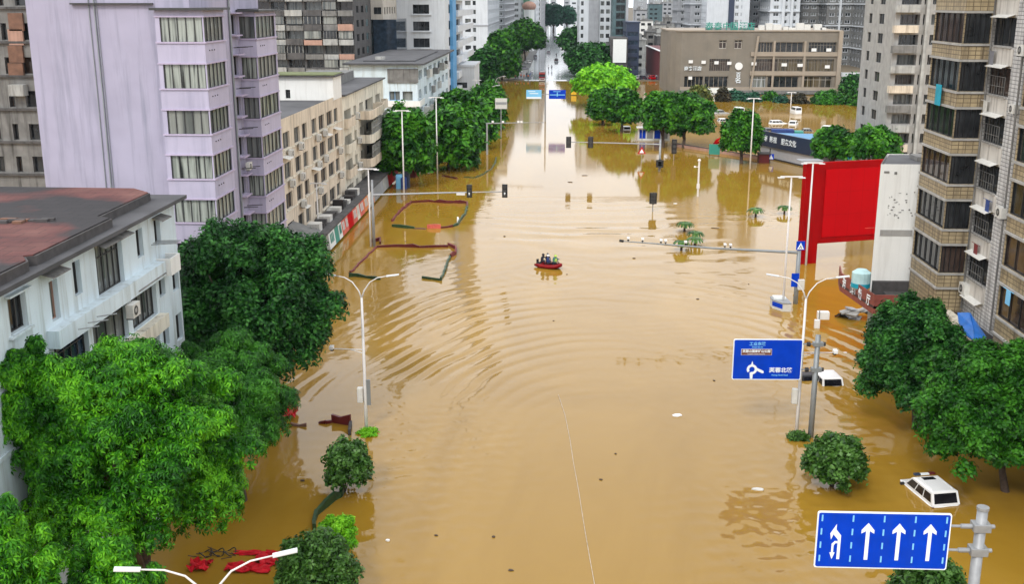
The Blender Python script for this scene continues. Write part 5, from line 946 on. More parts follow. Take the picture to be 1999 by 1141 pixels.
# police kiosk, half drowned
b=W(1526,606); t=thing('kiosk','blue and white half drowned police kiosk beside the camera mast','kiosk',(b.x-.1,b.y+.7,0),R(0)); t.scale=(.66,.8,1.); 
q=MB(); q.prism([(-1.0,1.4),(-1.0,.0),(.1,-1.5),(1.25,-1.5),(1.1,1.4)],-1.6,.75); q.build('body',['ac_white'],t); q=MB(); q.prism([(-1.07,1.45),(-1.07,-.02),(.06,-1.57),(1.3,-1.57),(1.15,1.45)],.75,.83); q.build('roof',['steel'],t)
q=MB(); a=Vector((-1.03,-.02,0)); c=Vector((.07,-1.53,0)); q.q(a+Vector((0,0,.25)),c+Vector((0,0,.25)),c+Vector((0,0,.68)),a+Vector((0,0,.68))); q.build('blue_band',['sign_blue'],t); q=MB(); q.box((-.8,0,.83),(.9,1.2,1.0)); q.build('roof_box',['light_panel'],t)
# big lane arrow sign
def prismf(q,poly,y,m=0,th=.012):  # a flat marking on a panel facing -Y
    q.prism(poly,0,th,m,Matrix.Translation((0,y,0))@Matrix.Rotation(R(90),4,'X'))
t=thing('lane_sign','large blue lane sign with arrows on a thick grey pole, bottom right','road sign',(16.1,38,0)); ox=16.1
q=MB(); q.tube([(0,.15,-1.7),(0,.15,9.45)],[.24,.2],14); q.build('pole',['steel'],t,smooth=True); q=MB(); q.tube([(0,.15,9.45),(0,.15,9.56)],.23,14); q.build('pole_cap',['steel'],t)
for z in (8.75,7.75):
    q=MB(); q.tube([(-6.0,.14,z),(.1,.14,z)],.055,8); q.build('arm',['steel'],t); q=MB(); q.box((-.32,-.1,z-.16),(.32,.4,z+.16)); q.tube([(.2,.15,z),(.52,.15,z)],.09,8); q.tube([(-.75,.14,z),(-.32,.14,z)],.1,8); bevel(q.build('clamp',['steel'],t),.02)
x0,x1,z0_,z1_=9.93-ox,14.93-ox,6.98,9.33
def rrect(x0,z0,x1,z1,r):
    p=[]
    for cx,cz,a0 in ((x1-r,z0+r,-90),(x1-r,z1-r,0),(x0+r,z1-r,90),(x0+r,z0+r,180)):
        for k in range(5): a=R(a0+k*22.5); p.append((cx+r*_c(a),cz+r*_s(a)))
    return p
q=MB(); q.prism(rrect(x0,z0_,x1,z1_,.09),-.03,.03,0,Matrix.Rotation(R(90),4,'X')); q.build('panel',['sign_white'],t); q=MB(); q.prism(rrect(x0+.05,z0_+.05,x1-.05,z1_-.05,.07),.032,.04,0,Matrix.Rotation(R(90),4,'X')); q.build('panel_face',['sign_blue'],t)
cw_=(x1-x0-.36)/4; 
for i in range(5):
    x=x0+.18+cw_*i
    for j in range(4): q=MB(); z=z0_+.28+j*.56; prismf(q,[(x-.03,z),(x+.03,z),(x+.03,z+.26),(x-.03,z+.26)],-.042); q.build('lane_dash',['sign_cyan'],t)
for i in (1,2,3):
    x=x0+.18+cw_*(i+.5); z=z0_; q=MB(); prismf(q,[(x-.07,z+.38),(x+.07,z+.38),(x+.07,z+1.58),(x+.24,z+1.48),(x+.24,z+1.62),(x,z+1.92),(x-.24,z+1.62),(x-.24,z+1.48),(x-.07,z+1.58)],-.042); q.build('arrow',['sign_white'],t)
x=x0+.18+cw_*.5; z=z0_; q=MB(); prismf(q,[(x+.06,z+.38),(x+.17,z+.38),(x+.17,z+1.38),(x-.02,z+1.62),(x-.02,z+1.85),(x-.24,z+1.45),(x-.2,z+1.2),(x-.12,z+1.42),(x+.06,z+1.2)],-.042); prismf(q,[(x-.16,z+.66),(x-.08,z+.66),(x-.08,z+.95),(x-.02,z+1.05),(x+.05,z+1.05),(x+.05,z+1.14),(x-.05,z+1.14),(x-.16,z+1.02)],-.043); prismf(q,[(x-.22,z+.66),(x-.12,z+.38),(x-.02,z+.66)],-.043); q.build('turn_arrow',['sign_white'],t)
# roundabout direction sign
ox=16.9; t=thing('direction_sign','blue direction sign with a white roundabout symbol and Chinese road names','road sign',(16.9,67.8,0),R(1.5)); q=MB(); q.tube([(0,.2,-1.7),(0,.2,7.05)],[.2,.17],12); q.build('pole',['pole_grey'],t,smooth=True)
x0,x1,z0_,z1_=11.42-ox,15.9-ox,4.05,6.83
for z in (6.45,4.7): q=MB(); q.tube([(-4.6,.12,z),(.1,.2,z)],.05,6); q.tube([(-.7,.14,z),(-.5,.15,z)],.16,8,1); q.box((-.3,0,z-.13),(.35,.4,z+.13)); q.tube([(.3,.2,z),(.5,.2,z)],.14,8,1); q.build('arm',['pole_grey','black'],t)
q=MB(); q.prism(rrect(x0,z0_,x1,z1_,.12),-.03,.03,0,Matrix.Rotation(R(90),4,'X')); q.build('panel',['sign_white'],t); q=MB(); q.prism(rrect(x0+.06,z0_+.06,x1-.06,z1_-.06,.09),.032,.04,0,Matrix.Rotation(R(90),4,'X')); q.build('panel_face',['sign_blue'],t)
text('工业东路',.27,'sign_cyan',t,(x0+1.55,-.05,z1_-.33),xs=1.0,bold=.006); text('Gongye East Rd',.11,'sign_cyan',t,(x0+1.55,-.05,z1_-.54),bold=.004)
q=MB(); prismf(q,rrect(x0+.52,z1_-1.08,x0+2.5,z1_-.66,.02),-.043); q.build('brown_panel',['sign_white'],t); q=MB(); prismf(q,rrect(x0+.54,z1_-1.06,x0+2.48,z1_-.68,.02),-.056); q.build('brown_face',['sign_brown'],t); text('芙蓉山国家矿山公园',.2,'sign_white',t,(x0+1.5,-.075,z1_-.82),bold=.004); text('Furongshan National Mining Park',.085,'sign_white',t,(x0+1.5,-.075,z1_-1.0))
q=MB(); cx,cz=x0+1.28,z0_+.72; ro,ri=.34,.18; n_=22; a0,a1=R(-108),R(218)
for k in range(n_):
    a,b_=a0+(a1-a0)*k/n_,a0+(a1-a0)*(k+1)/n_; prismf(q,[(cx+ri*_c(a),cz+ri*_s(a)),(cx+ro*_c(a),cz+ro*_s(a)),(cx+ro*_c(b_),cz+ro*_s(b_)),(cx+ri*_c(b_),cz+ri*_s(b_))],-.042)
prismf(q,[(cx-.08,cz+.3),(cx+.08,cz+.3),(cx,cz+.58)],-.043); prismf(q,[(cx-.1,z0_+.07),(cx+.06,z0_+.07),(cx+.08,cz-.2),(cx-.14,cz-.22)],-.043); prismf(q,[(cx+.26,cz-.06),(cx+.3,cz+.12),(cx+.75,cz-.1),(cx+.78,cz-.24),(cx+.68,cz-.27)],-.043); q.build('roundabout_symbol',['sign_white'],t)
text('芙蓉北路',.36,'sign_white',t,(x0+3.15,-.05,z0_+.66),xs=1.05,bold=.008); text('Furong North Road',.13,'sign_cyan',t,(x0+3.1,-.05,z0_+.33),bold=.003)
# overhead signs beyond the crossing
t=thing('overhead_sign','thin pole with two blue direction signs standing in the far water','road sign',(-3.4,262,0)); q=MB(); q.tube([(0,0,-1.7),(0,0,11.8)],[.2,.14],10); q.build('pole',['steel'],t); q=MB(); q.tube([(-4.6,0,6.4),(4.8,0,6.4)],.08,6); q.build('arm',['steel'],t)
for x0,x1,mt,ln in ((-4.55,-.9,'sign_cyan',0),(.85,4.8,'sign_blue',1)):
    q=MB(); q.box((x0,-.2,5.35),(x1,-.1,7.45)); q.build('sign_panel',[mt],t); q=MB()
    if ln: q.box((x0+.15,-.23,6.2),(x1-.15,-.21,6.4)); q.box(((x0+x1)/2-.12,-.24,5.9),((x0+x1)/2+.12,-.235,6.9)); q.box((x0+1.0,-.23,7.0),(x1-1.2,-.21,7.15))
    else: q.box((x0+.1,-.23,5.35),(x1-.1,-.21,5.8)); q.box((x0+.8,-.23,6.5),(x1-.8,-.21,6.7)); q.box((x0+.5,-.23,7.),(x1-1.5,-.21,7.15))
    q.build('sign_lines',['sign_cyan' if ln else 'sign_white'],t)
b=W(951,302); t=thing('camera_mast','camera mast beyond the left tree row with its arm over the brown water','camera mast',b); z=PY(951,240,b.y).z; q=MB(); q.tube([(0,0,-1.7),(0,0,z)],[.22,.16],8); q.build('pole',['steel'],t); xe=PY(1062,236,b.y).x-b.x; q=MB(); q.tube([(0,0,z-.1),(xe,0,z+.15)],[.12,.06],6); q.build('arm',['steel'],t)
for px in (962,982,1012,1018): x=PY(px,238,b.y).x-b.x; q=MB(); q.box((x-.2,-.3,z+.05),(x+.2,.1,z+.4)); q.build('camera',['white_paint'],t)
b=W(962,258); t=thing('road_sign','grey and white sign panel at the end of the left tree row','road sign',Vector((PY(978,230,230).x,230,0))); q=MB(); q.tube([(0,0,-1.7),(0,0,8)],.12,8); q.build('pole',['steel'],t); z=PY(978,202,230).z; MB_box('sign_panel',(-1.2,-.05,-1.1),(1.3,.05,1.1),'ac_white',t,(0,-.2,z)); MB_box('sign_band',(-1.1,-.07,-.2),(1.2,-.055,.3),'steel',t,(0,-.2,z))
# bus shelter board
b=W(1275,290); t=thing('bus_shelter','white bus shelter with blue and grey posters under the left forked tree','bus shelter',(19.5,226,0)); [MB_box('post',(-.08,-.08,-1.7),(.08,.08,2.6),'white_paint',t,(x,0,0)) for x in (-3.2,0,3.2)]; MB_box('roof',(-3.6,-.9,2.6),(3.6,1.1,2.8),'white_paint',t); MB_box('back_panel',(-3.1,.2,-1),(3.1,.28,2.5),'light_panel',t)
for i,mt in enumerate(('sign_blue','steel','sign_blue','pole_grey')): MB_box('poster',(-.62,-.02,-.9),(.62,.02,.9),mt,t,(-2.3+1.5*i,.17,1.3))
# green sign, low wall, gate items
b=W(1394,306); t=thing('info_board','teal green board on two legs at the edge of the parking lot','board',b,R(-20)); [MB_box('leg',(-.06,-.06,-1.7),(.06,.06,.5),'dark_frame',t,(x,0,0)) for x in (-.85,.85)]; MB_box('board',(-1.0,-.06,.4),(1.0,.06,2.3),'green_sign',t)
A_=W(1312,285); C_=W(1487,312); d=(C_-A_); q=MB(); q.box((0,-.15,-1.7),(d.length,.15,.55)); q.box((0,-.2,.55),(d.length,.2,.65),1); tag(q.build('low_wall',['old_pink','roof_edge'],None,(A_.x,A_.y,0),math.atan2(d.y,d.x)),'low pinkish wall round the flooded parking lot','wall')
b=W(1502,318); t=thing('crossing_sign','dark post with a blue pedestrian sign beside the navy shop','road sign',b); q=MB(); q.tube([(0,0,-1.7),(0,0,2.6)],.1,8); q.build('pole',['dark_frame'],t); MB_box('sign_panel',(-.5,-.05,-.5),(.5,.05,.5),'sign_blue',t,(.2,-.15,1.1)); q=MB(); q.prism([(-.38,-.38),(.38,-.38),(0,.4)],0,.02,0,Matrix.Translation((.2,-.21,1.1))@Matrix.Rotation(R(90),4,'X')); q.build('white_triangle',['sign_white'],t)
b=W(1490,318); t=thing('stall','dark red and black small stall left of the navy shop','stall',b); MB_box('body',(-.9,-.6,-1.7),(.9,1.,1.6),'dark_red',t); MB_box('shade',(-1.1,-.9,1.6),(1.1,1.1,1.8),'roof_edge',t)
b=W(1412,284); t=thing('inflatable_arch','red inflatable piece lying behind the teal board','inflatable',b); q=MB(); q.tube([(-1.8,0,.1),(-1.2,.2,.8),(0,.3,1.2),(1.3,.1,.9),(1.8,0,.2)],[.35,.5,.55,.5,.3],10); q.build('body',['red'],t,smooth=True); q=MB(); q.ball((.6,-.35,1.0),.3); q.build('patch',['sign_white'],t)
b=W(1120,186); t=thing('traffic_cone_board','small yellow board at the far flood edge','board',b); MB_box('board',(-.8,-.1,.2),(.8,.1,1.8),'yellow',t); MB_box('leg',(-.08,-.08,-1.6),(.08,.08,.1),'dark_frame',t)
# white cabinets and heap on the right bank
b=W(1600,640); t=thing('meter_cabinet','two white boxes on a thin post beside the right lamp','cabinet',b); q=MB(); q.tube([(-.1,0,-1.7),(-.1,0,1.6)],.05,6); q.build('post',['steel'],t); MB_box('box',(-.35,-.2,-.45),(.1,.2,.4),'white_paint',t,(-.15,-.1,.35),bv=.04); MB_box('box',(-.5,-.3,-.35),(.5,.3,.35),'white_paint',t,(.35,.5,1.0),bv=.04)
b=W(1672,622); q=MB(); 
for i in range(12): M=Matrix.Translation((random.uniform(-1.3,1.3),random.uniform(-.5,.5),random.uniform(.1,.9)))@Matrix.Rotation(random.random()*3,4,'Z')@Matrix.Rotation(random.uniform(-.6,.6),4,'X'); q.box((-.5,-.4,-.06),(.5,.4,.06),i%3,M)
tag(q.build('debris_heap',['tower_grey','black','concrete'],None,b),'heap of grey and black sheets floating under the terrace balustrade','debris')
# ------------------------------------------------------------------ floating fences and debris
def fence(label,segs,h=.42,name='site_fence'):
    p0=W(*segs[0][0][0]); t=thing(name,label,'fence',p0)
    for pts,mt,hh in segs:
        P_=[W(*p) for p in pts]; q=MB(); F=[]
        for a,b_ in zip(P_,P_[1:]):
            n_=max(2,int((b_-a).length/.9)); F+= [a.lerp(b_,i/n_) for i in range(n_)]
        F.append(P_[-1]); F=[f+Vector((random.uniform(-.09,.09),random.uniform(-.12,.12),0))-p0 for f in F]; top=[hh*.72*random.uniform(.5,1.35) for _ in F]; thk=.13
        for i in range(len(F)-1):
            a,b_=F[i],F[i+1]; d_=(b_-a); 
            if d_.length<1e-4: continue
            d_.normalize(); nn_=Vector((-d_.y,d_.x,0))*thk*.75; u0,u1=Vector((0,0,-.5)),None
            c=[a-nn_+u0,b_-nn_+u0,b_+nn_+u0,a+nn_+u0,a-nn_+Vector((0,0,top[i])),b_-nn_+Vector((0,0,top[i+1])),b_+nn_+Vector((0,0,top[i+1])),a+nn_+Vector((0,0,top[i]))]
            k=len(q.v); q.v+=[tuple(x) for x in c]; [ (q.f.append(tuple(k+j for j in f)),q.m.append(0)) for f in ((0,1,5,4),(1,2,6,5),(2,3,7,6),(3,0,4,7),(4,5,6,7))]
        q.build('fence_panel',[mt],t)
    return t
fence('farther of two floating rectangles of red and green site fence',[([(765,443),(808,447)],'green_plastic',.5),([(808,447),(833,448)],'rust_brown',.2),([(833,446),(861,446)],'pink_red',.75),([(861,446),(884,443)],'dark_red',.5),([(884,443),(893,440)],'green_plastic',.6),([(893,440),(908,418),(912,405)],'green_plastic',.4),([(893,436),(895,431)],'white_paint',.6),([(912,405),(912,397),(870,397),(838,394),(803,396)],'dark_red',.55),([(803,396),(785,410),(770,425),(766,433)],'maroon',.4)])
fence('nearer of two floating rectangles of red and green site fence',[([(683,541),(700,540),(743,547)],'green_plastic',.55),([(823,544),(860,548)],'green_plastic',.4),([(860,548),(868,530),(878,503)],'green_plastic',.4),([(878,503),(888,497),(889,487),(874,479)],'maroon',.6),([(874,483),(820,484),(775,482),(735,484)],'dark_red',.45),([(735,484),(726,492),(705,512),(685,533)],'maroon',.25),([(727,474),(742,470),(743,478)],'dark_red',.6)])
fence('thin dark floating fence line beside the left street trees',[([(864,344),(893,350)],'dark_red',.3),([(905,347),(928,348),(945,340),(960,330),(967,318),(968,308)],'green_plastic',.25)])
fence('broken red and green site fence at the lower left',[([(624,828),(648,826)],'dark_red',.3),([(648,826),(684,830)],'dark_red',.8),([(686,832),(685,850)],'roof_edge',.5),([(672,962),(655,978),(617,1008)],'green_plastic',.55),([(617,1008),(612,1040)],'green_plastic',.5),([(570,832),(597,833)],'rust_brown',.25)])
def sheet(label,px,py,w_,d_,mt,name='tarpaulin',cat='tarpaulin',hz=.25,n_=7,rz=0.):
    b=W(px,py); q=MB(); g_=[[Vector((w_*(i/n_-.5)+random.uniform(-.08,.08)*w_/n_*2,d_*(j/n_-.5)+random.uniform(-.08,.08)*d_/n_*2,random.uniform(.02,hz))) for i in range(n_+1)] for j in range(n_+1)]
    for j in range(n_):
        for i in range(n_):
            if (i in(0,n_-1) or j in (0,n_-1)) and random.random()<.35: continue
            q.q(g_[j][i],g_[j][i+1],g_[j+1][i+1],g_[j+1][i],m=random.randint(0,len(mt)-1) if len(mt)>1 else 0)
    o=q.build(name,mt,None,b,rz); s_=o.modifiers.new('thick','SOLIDIFY'); s_.thickness=.05; return tag(o,label,cat)
sheet('crumpled red tarpaulin piece at the left of the bottom debris',391,1110,1.1,1.0,['tarp_red'],hz=.4); sheet('long red tarpaulin floating under the near lamp arm',485,1112,2.3,.9,['tarp_red'],hz=.3); sheet('red tarpaulin touching the big dark bottom shrub',535,1096,1.9,1.2,['tarp_red'],hz=.35,rz=.2)
sheet('thin red strip of tarpaulin farthest back in the bottom debris',500,1082,2.4,.5,['tarp_red'],hz=.15); sheet('red and pink tarpaulin lump under the mid green tree crown',556,815,1.6,1.5,['tarp_red','pink_red'],hz=.6)
b=W(428,1085); t=thing('bicycle_wreck','tangle of black bicycle wheels and branches in the bottom debris','debris',b)
for i in range(3):
    q=MB(); c=Vector((-.7+i*.6,.1*i,.1)); q.tube([c+Vector((.32*_c(k*.45),.32*_s(k*.45),.12*_s(k*.9))) for k in range(15)],.03,5); q.build('wheel',['rubber'],t)
q=MB()
for i in range(14): a=Vector((random.uniform(-1,1),random.uniform(-.5,.5),.05)); q.tube([a,a+Vector((random.uniform(-.8,.8),random.uniform(-.3,.3),random.uniform(0,.3)))],.025,4)
q.build('branches',['bark'],t)
# small floating litter
lt=[(1322,812,.8,.5,'white_paint','white sheet floating alone in the middle of the road'),(1480,957,.8,.35,'ac_white','pale scrap with a twig right of the centre'),(963,1050,.2,.15,'bark','tiny dark scrap near the bottom centre'),(590,940,.3,.2,'bark','dark scrap left of the loose shrub'),(1113,356,.9,.4,'bark','dark scrap in the white reflection, farther one'),(1141,343,1.,.3,'bark','curved dark scrap in the white reflection'),(1318,398,.7,.5,'white_paint','white float beside the mirrored signal'),(1395,446,1.1,.3,'bark','branch floating right of the palm tops'),(1362,585,.3,.3,'bark','dark speck below the camera arm'),(985,462,.3,.3,'bark','dark speck left of the boat'),(757,1057,.25,.2,'white_paint','white speck beside the big bottom shrub'),(950,226,1.5,.8,'roof_edge','dark drifting object beside the camera mast arm'),(1238,505,.4,.3,'bark','dark speck under the camera arm tip'),(955,392,.6,.3,'bark','dark speck near the far site fence'),(1650,690,.3,.3,'white_paint','small white float right of the sign pole')]
for i,(px,py,a,c,mt,lb) in enumerate(lt):
    q=MB(); k=7; pl=[(a*.5*random.uniform(.7,1.1)*_c(j*2*math.pi/k),c*.5*random.uniform(.7,1.1)*_s(j*2*math.pi/k)) for j in range(k)]; q.prism(pl,-.03,.07); tag(q.build('floating_litter',[mt],None,W(px,py),random.uniform(-.4,.4)),lb,'litter')
for i in range(9):
    p=W(random.uniform(760,1520),random.uniform(420,1120)); q=MB(); k=6; a=random.uniform(.06,.16); q.prism([(a*random.uniform(.6,1.2)*_c(j*6.283/k),a*.6*_s(j*6.283/k)) for j in range(k)],-.02,.05); tag(q.build('floating_litter',['bark'],None,p,random.random()*3),'tiny dark speck of litter drifting on the brown water','litter','litter specks on the water')
# sunken median cable
q=MB(); pts=[W(1090,772),W(1103,812),W(1113,860),W(1120,905),W(1130,960),W(1141,1030),W(1150,1085),W(1161,1150),W(1175,1240)]
q.tube([p+Vector((random.uniform(-.02,.02),0,.03)) for p in pts],.017,5); tag(q.build('rope',['cream']),'pale rope lying on the water down the middle of the road','rope')
b=W(785,368); t=thing('parasol_heap','blue and purple folded stall covers behind the left lamp post','stall',b); MB_box('cover',(-.9,-.6,-.3),(.1,.6,2.2),'sign_cyan',t,bv=.2); MB_box('cover',(-.1,-.9,-.3),(.8,.3,1.8),'cloth_blue',t,bv=.2); MB_box('cover',(.1,.4,-.2),(1.1,1.4,2.8),'navy',t,bv=.2)
b=W(757,352); t=thing('water_barrel','light blue barrel afloat left of the first street tree','barrel',b); q=MB(); q.tube([(0,0,-.4),(0,0,.3),(0,0,1.5),(0,0,1.7)],[.6,.7,.7,.5],12); q.build('body',['sign_cyan'],t)
b=W(802,345); t=thing('stall','red framed street stall under the first left street tree','stall',b); q=MB()
for x in (-1,1):
    for y in (-1,1): q.tube([(x,y,-1.6),(x,y,3.2)],.09,5)
for z in (1.2,2.2,3.2): q.tube([(-1,-1,z),(1,-1,z),(1,1,z),(-1,1,z),(-1,-1,z)],.09,5)
q.build('frame',['maroon'],t); MB_box('goods',(-.8,-.8,-.5),(.8,.8,1.9),'dark_red',t)
# blue container, parking lot tarps
b=W(1537,266); t=thing('truck','dark blue truck box in the parking lot behind the navy shop','truck',b,R(-5)); MB_box('cargo_box',(-3.4,-1.2,-1.),(1.2,1.2,1.5),'cloth_blue',t,bv=.06); MB_box('cab',(1.3,-1.1,-1.2),(3.2,1.1,1.2),'green_sign',t,bv=.15); MB_box('windshield',(3.21,-.9,.2),(3.24,.9,1.0),'glass_car',t)
b=W(1703,252); t=thing('water_tank','blue tank at the edge of the flooded parking lot','tank',b); q=MB(); q.tube([(0,0,-1.),(0,0,.3),(0,0,2.3),(0,0,3.)],[1.6,1.8,1.8,1.0],12); q.build('tank_body',['tarp_blue'],t,smooth=True)
b=W(1656,310); t=thing('water_tank','small bright blue tank between the two wide green trees','tank',b); q=MB(); q.tube([(0,0,-1.),(0,0,.3),(0,0,2.2),(0,0,2.8)],[.9,1.,1.,.6],12); q.build('tank_body',['teal_blue'],t,smooth=True)
t=thing('shed','jumble of white and cream shed roofs behind the red billboard','shed',(47,172,0)); 
for i in range(9): MB_box('roof_sheet',(-2,-1.2,-.1),(random.uniform(0,2),1.2,.1),['ac_white','cream_light','tower_grey'][i%3],t,(random.uniform(-7,8),random.uniform(-4,6),random.uniform(1.5,3.4)),random.uniform(-.5,.5))
for i in range(4): MB_box('post',(-.1,-.1,-1.7),(.1,.1,2.5),'old_grey',t,(-6+4*i,0,0))
# ------------------------------------------------------------------ PEOPLE
def body_mesh(pose,top,low,seed=0):
    """one continuous skinned body; joints in metres, person faces -y"""
    if pose=='stand': J=dict(pel=(0,0,.95),sp=(0,.01,1.15),ch=(0,0,1.38),nk=(0,0,1.52),hd=(0,-.01,1.62),ht=(0,-.01,1.74),ls=(.19,0,1.43),le=(.25,.03,1.15),lw=(.26,-.05,.9),lp=(.26,-.08,.82),rs=(-.19,0,1.43),re=(-.25,.03,1.15),rw=(-.24,-.1,.92),rp=(-.23,-.14,.85),lh=(.1,0,.9),lk=(.12,-.02,.5),la=(.12,.03,.08),lt=(.13,-.14,.04),rh=(-.1,0,.9),rk=(-.12,-.03,.5),ra=(-.14,.02,.08),rt=(-.15,-.15,.04))
    elif pose=='row': J=dict(pel=(0,0,.18),sp=(0,-.05,.38),ch=(0,-.12,.62),nk=(0,-.16,.76),hd=(0,-.19,.86),ht=(0,-.2,.98),ls=(.19,-.12,.67),le=(.3,-.3,.5),lw=(.22,-.5,.52),lp=(.18,-.57,.53),rs=(-.19,-.12,.67),re=(-.3,-.28,.45),rw=(-.22,-.5,.42),rp=(-.18,-.57,.42),lh=(.1,0,.15),lk=(.15,-.38,.36),la=(.14,-.52,.04),lt=(.14,-.66,.02),rh=(-.1,0,.15),rk=(-.15,-.38,.36),ra=(-.14,-.52,.04),rt=(-.14,-.66,.02))
    else: J=dict(pel=(0,0,.18),sp=(0,-.01,.4),ch=(0,-.03,.64),nk=(0,-.04,.78),hd=(0,-.05,.88),ht=(0,-.05,1.0),ls=(.19,-.02,.69),le=(.26,-.1,.45),lw=(.15,-.32,.36),lp=(.11,-.38,.35),rs=(-.19,-.02,.69),re=(-.26,-.1,.45),rw=(-.15,-.32,.36),rp=(-.11,-.38,.35),lh=(.1,0,.15),lk=(.14,-.4,.32),la=(.13,-.5,.04),lt=(.13,-.64,.02),rh=(-.1,0,.15),rk=(-.14,-.4,.32),ra=(-.13,-.5,.04),rt=(-.13,-.64,.02))
    Rr=dict(pel=.15,sp=.13,ch=.155,nk=.06,hd=.095,ht=.085,ls=.075,le=.05,lw=.033,lp=.035,rs=.075,re=.05,rw=.033,rp=.035,lh=.095,lk=.065,la=.045,lt=.035,rh=.095,rk=.065,ra=.045,rt=.035)
    E=[('pel','sp'),('sp','ch'),('ch','nk'),('nk','hd'),('hd','ht'),('ch','ls'),('ls','le'),('le','lw'),('lw','lp'),('ch','rs'),('rs','re'),('re','rw'),('rw','rp'),('pel','lh'),('lh','lk'),('lk','la'),('la','lt'),('pel','rh'),('rh','rk'),('rk','ra'),('ra','rt')]
    for sd in 'lr':
        w0,p0=Vector(J[sd+'w']),Vector(J[sd+'p']); d_=(p0-w0).normalized(); sx=Vector((1 if sd=='l' else -1,0,0))
        for i in range(4): k=f'{sd}f{i}'; J[k]=tuple(p0+d_*(.075-.008*abs(i-1.5))+Vector((0,.012*(i-1.5)*2,0))+Vector((0,0,-.01*i))); Rr[k]=.009; E.append((sd+'p',k))
        k=sd+'th'; J[k]=tuple(p0-sx*.04+d_*.03); Rr[k]=.010; E.append((sd+'p',k))
    names=list(J); me=bpy.data.meshes.new('b'); me.from_pydata([J[k] for k in names],[(names.index(a),names.index(b_)) for a,b_ in E],[])
    o=bpy.data.objects.new('b',me); COL.objects.link(o); sk=o.modifiers.new('s','SKIN'); 
    if not me.skin_vertices:
        me.attributes.new('dummy','FLOAT','POINT')
    sv=me.skin_vertices[0].data if me.skin_vertices else None
    if sv:
        for i,k in enumerate(names): sv[i].radius=(Rr[k],Rr[k]); sv[i].use_root=(k=='pel')
    ss=o.modifiers.new('u','SUBSURF'); ss.levels=1; ss.render_levels=1
    dg=bpy.context.evaluated_depsgraph_get(); dg.update(); r=bpy.data.meshes.new_from_object(o.evaluated_get(dg)); bpy.data.objects.remove(o)
    # face: nose, eyes, mouth, ears are small bumps merged into the head faces by material
    for mm_ in (low,top,'skin','black'): r.materials.append(MT[mm_])
    P={k:Vector(v) for k,v in J.items()}; nk=P['nk'].z
    for f in r.polygons:
        c=f.center; mi=1
        leg=min((c-P[k]).length for k in ('lk','la','lt','rk','ra','rt','lh','rh')); tor=min((c-P[k]).length for k in ('sp','ch','ls','rs','le','re'))
        if leg<tor: mi=0
        if min((c-P[k]).length for k in ('lt','la','rt','ra'))<.1: mi=3
        if c.z>nk+.03 or min((c-P[k]).length for k in ('lp','rp','lf1','rf1','lf3','rf3'))<.075: mi=2
        f.material_index=mi; f.use_smooth=True
    r.name='person'; return r,P
_pb={}
def person(label,loc,rz,pose='stand',top='cloth_dark',low='cloth_dark',hat=None,vest=None,group=None,scale=1.,parent=None):
    k=(pose,top,low)
    if k not in _pb: _pb[k]=body_mesh(*k)
    me,P=_pb[k]; o=link('person',me,None,loc,rz,(scale,)*3); tag(o,label,'person',group)
    hk=('hat',hat,pose)
    if hk not in _pb:
        q=MB(); h=P['hd']+Vector((0,.008,.045)); q.ball(h,.112 if not hat else .132,0,12,7,(1,1.08,.95)); 
        if hat: q.tube([h+Vector((0,-.02,-.03)),h+Vector((0,-.02,-.015))],[.155,.15],12)
        m_=q.mesh('hair',[hat or 'hair']); q=MB(); f=P['hd']+Vector((0,-.1,0)); q.ball(f+Vector((0,-.015,.0)),.018,0,6,4,(.8,1.2,1.4)); 
        for sx in(-1,1): q.ball(P['hd']+Vector((sx*.1,0,.0)),.022,0,6,4,(.5,1,1.5))
        q.ball(f+Vector((-.035,.0,.025)),.012,1,6,4); q.ball(f+Vector((.035,.0,.025)),.012,1,6,4); q.ball(f+Vector((0,.0,-.045)),.02,1,6,4,(1.3,.4,.35))
        _pb[hk]=(m_,q.mesh('face',['skin','black']))
    link('helmet' if hat else 'hair',_pb[hk][0],o); link('face',_pb[hk][1],o)
    if vest:
        vk=('v',vest,pose)
        if vk not in _pb: q=MB(); a=P['ch']; b_=P['sp']; q.tube([b_-Vector((0,0,.05)),b_+(a-b_)*.5,a+Vector((0,0,.05))],[.165,.185,.16],12); _pb[vk]=q.mesh('life_vest',[vest])
        link('life_vest',_pb[vk],o)
    return o
# rescue boat
bc=W(1073,523); hd=math.atan2(113.6-115.1,.3+2.2); t=thing('rescue_boat','red inflatable rescue boat carrying people in the middle of the flood','boat',(bc.x,bc.y,.05),hd)
q=MB(); pts=[(-2.0,-.62,.22),(-1.2,-.68,.2),(.4,-.68,.22),(1.2,-.5,.3),(1.65,-.18,.42),(1.72,0,.45),(1.65,.18,.42),(1.2,.5,.3),(.4,.68,.22),(-1.2,.68,.2),(-2.0,.62,.22)]; q.tube(pts,[.13]+[.24]*9+[.13],12); q.build('hull_tube',['hull_red'],t,smooth=True)
q=MB(); q.prism([(-1.7,-.6),(.6,-.6),(1.4,-.2),(1.4,.2),(.6,.6),(-1.7,.6)],.02,.1); q.build('floor',['roof_edge'],t); q=MB(); q.tube([(p[0],p[1]*1.3,p[2]+.06) for p in pts[1:-1]],.025,5); q.build('grab_rope',['pink_red'],t)
q=MB(); q.box((-1.85,-.6,.15),(-1.75,.6,.42)); q.build('transom',['roof_edge'],t); q=MB(); q.box((-2.1,-.14,.35),(-1.86,.14,.8)); q.tube([(-1.98,0,.35),(-2.0,0,-.3)],.05,6); bevel(q.build('outboard_motor',['black'],t),.03); t.scale=(.78,.9,.9)
ch,sh=_c(hd),_s(hd)
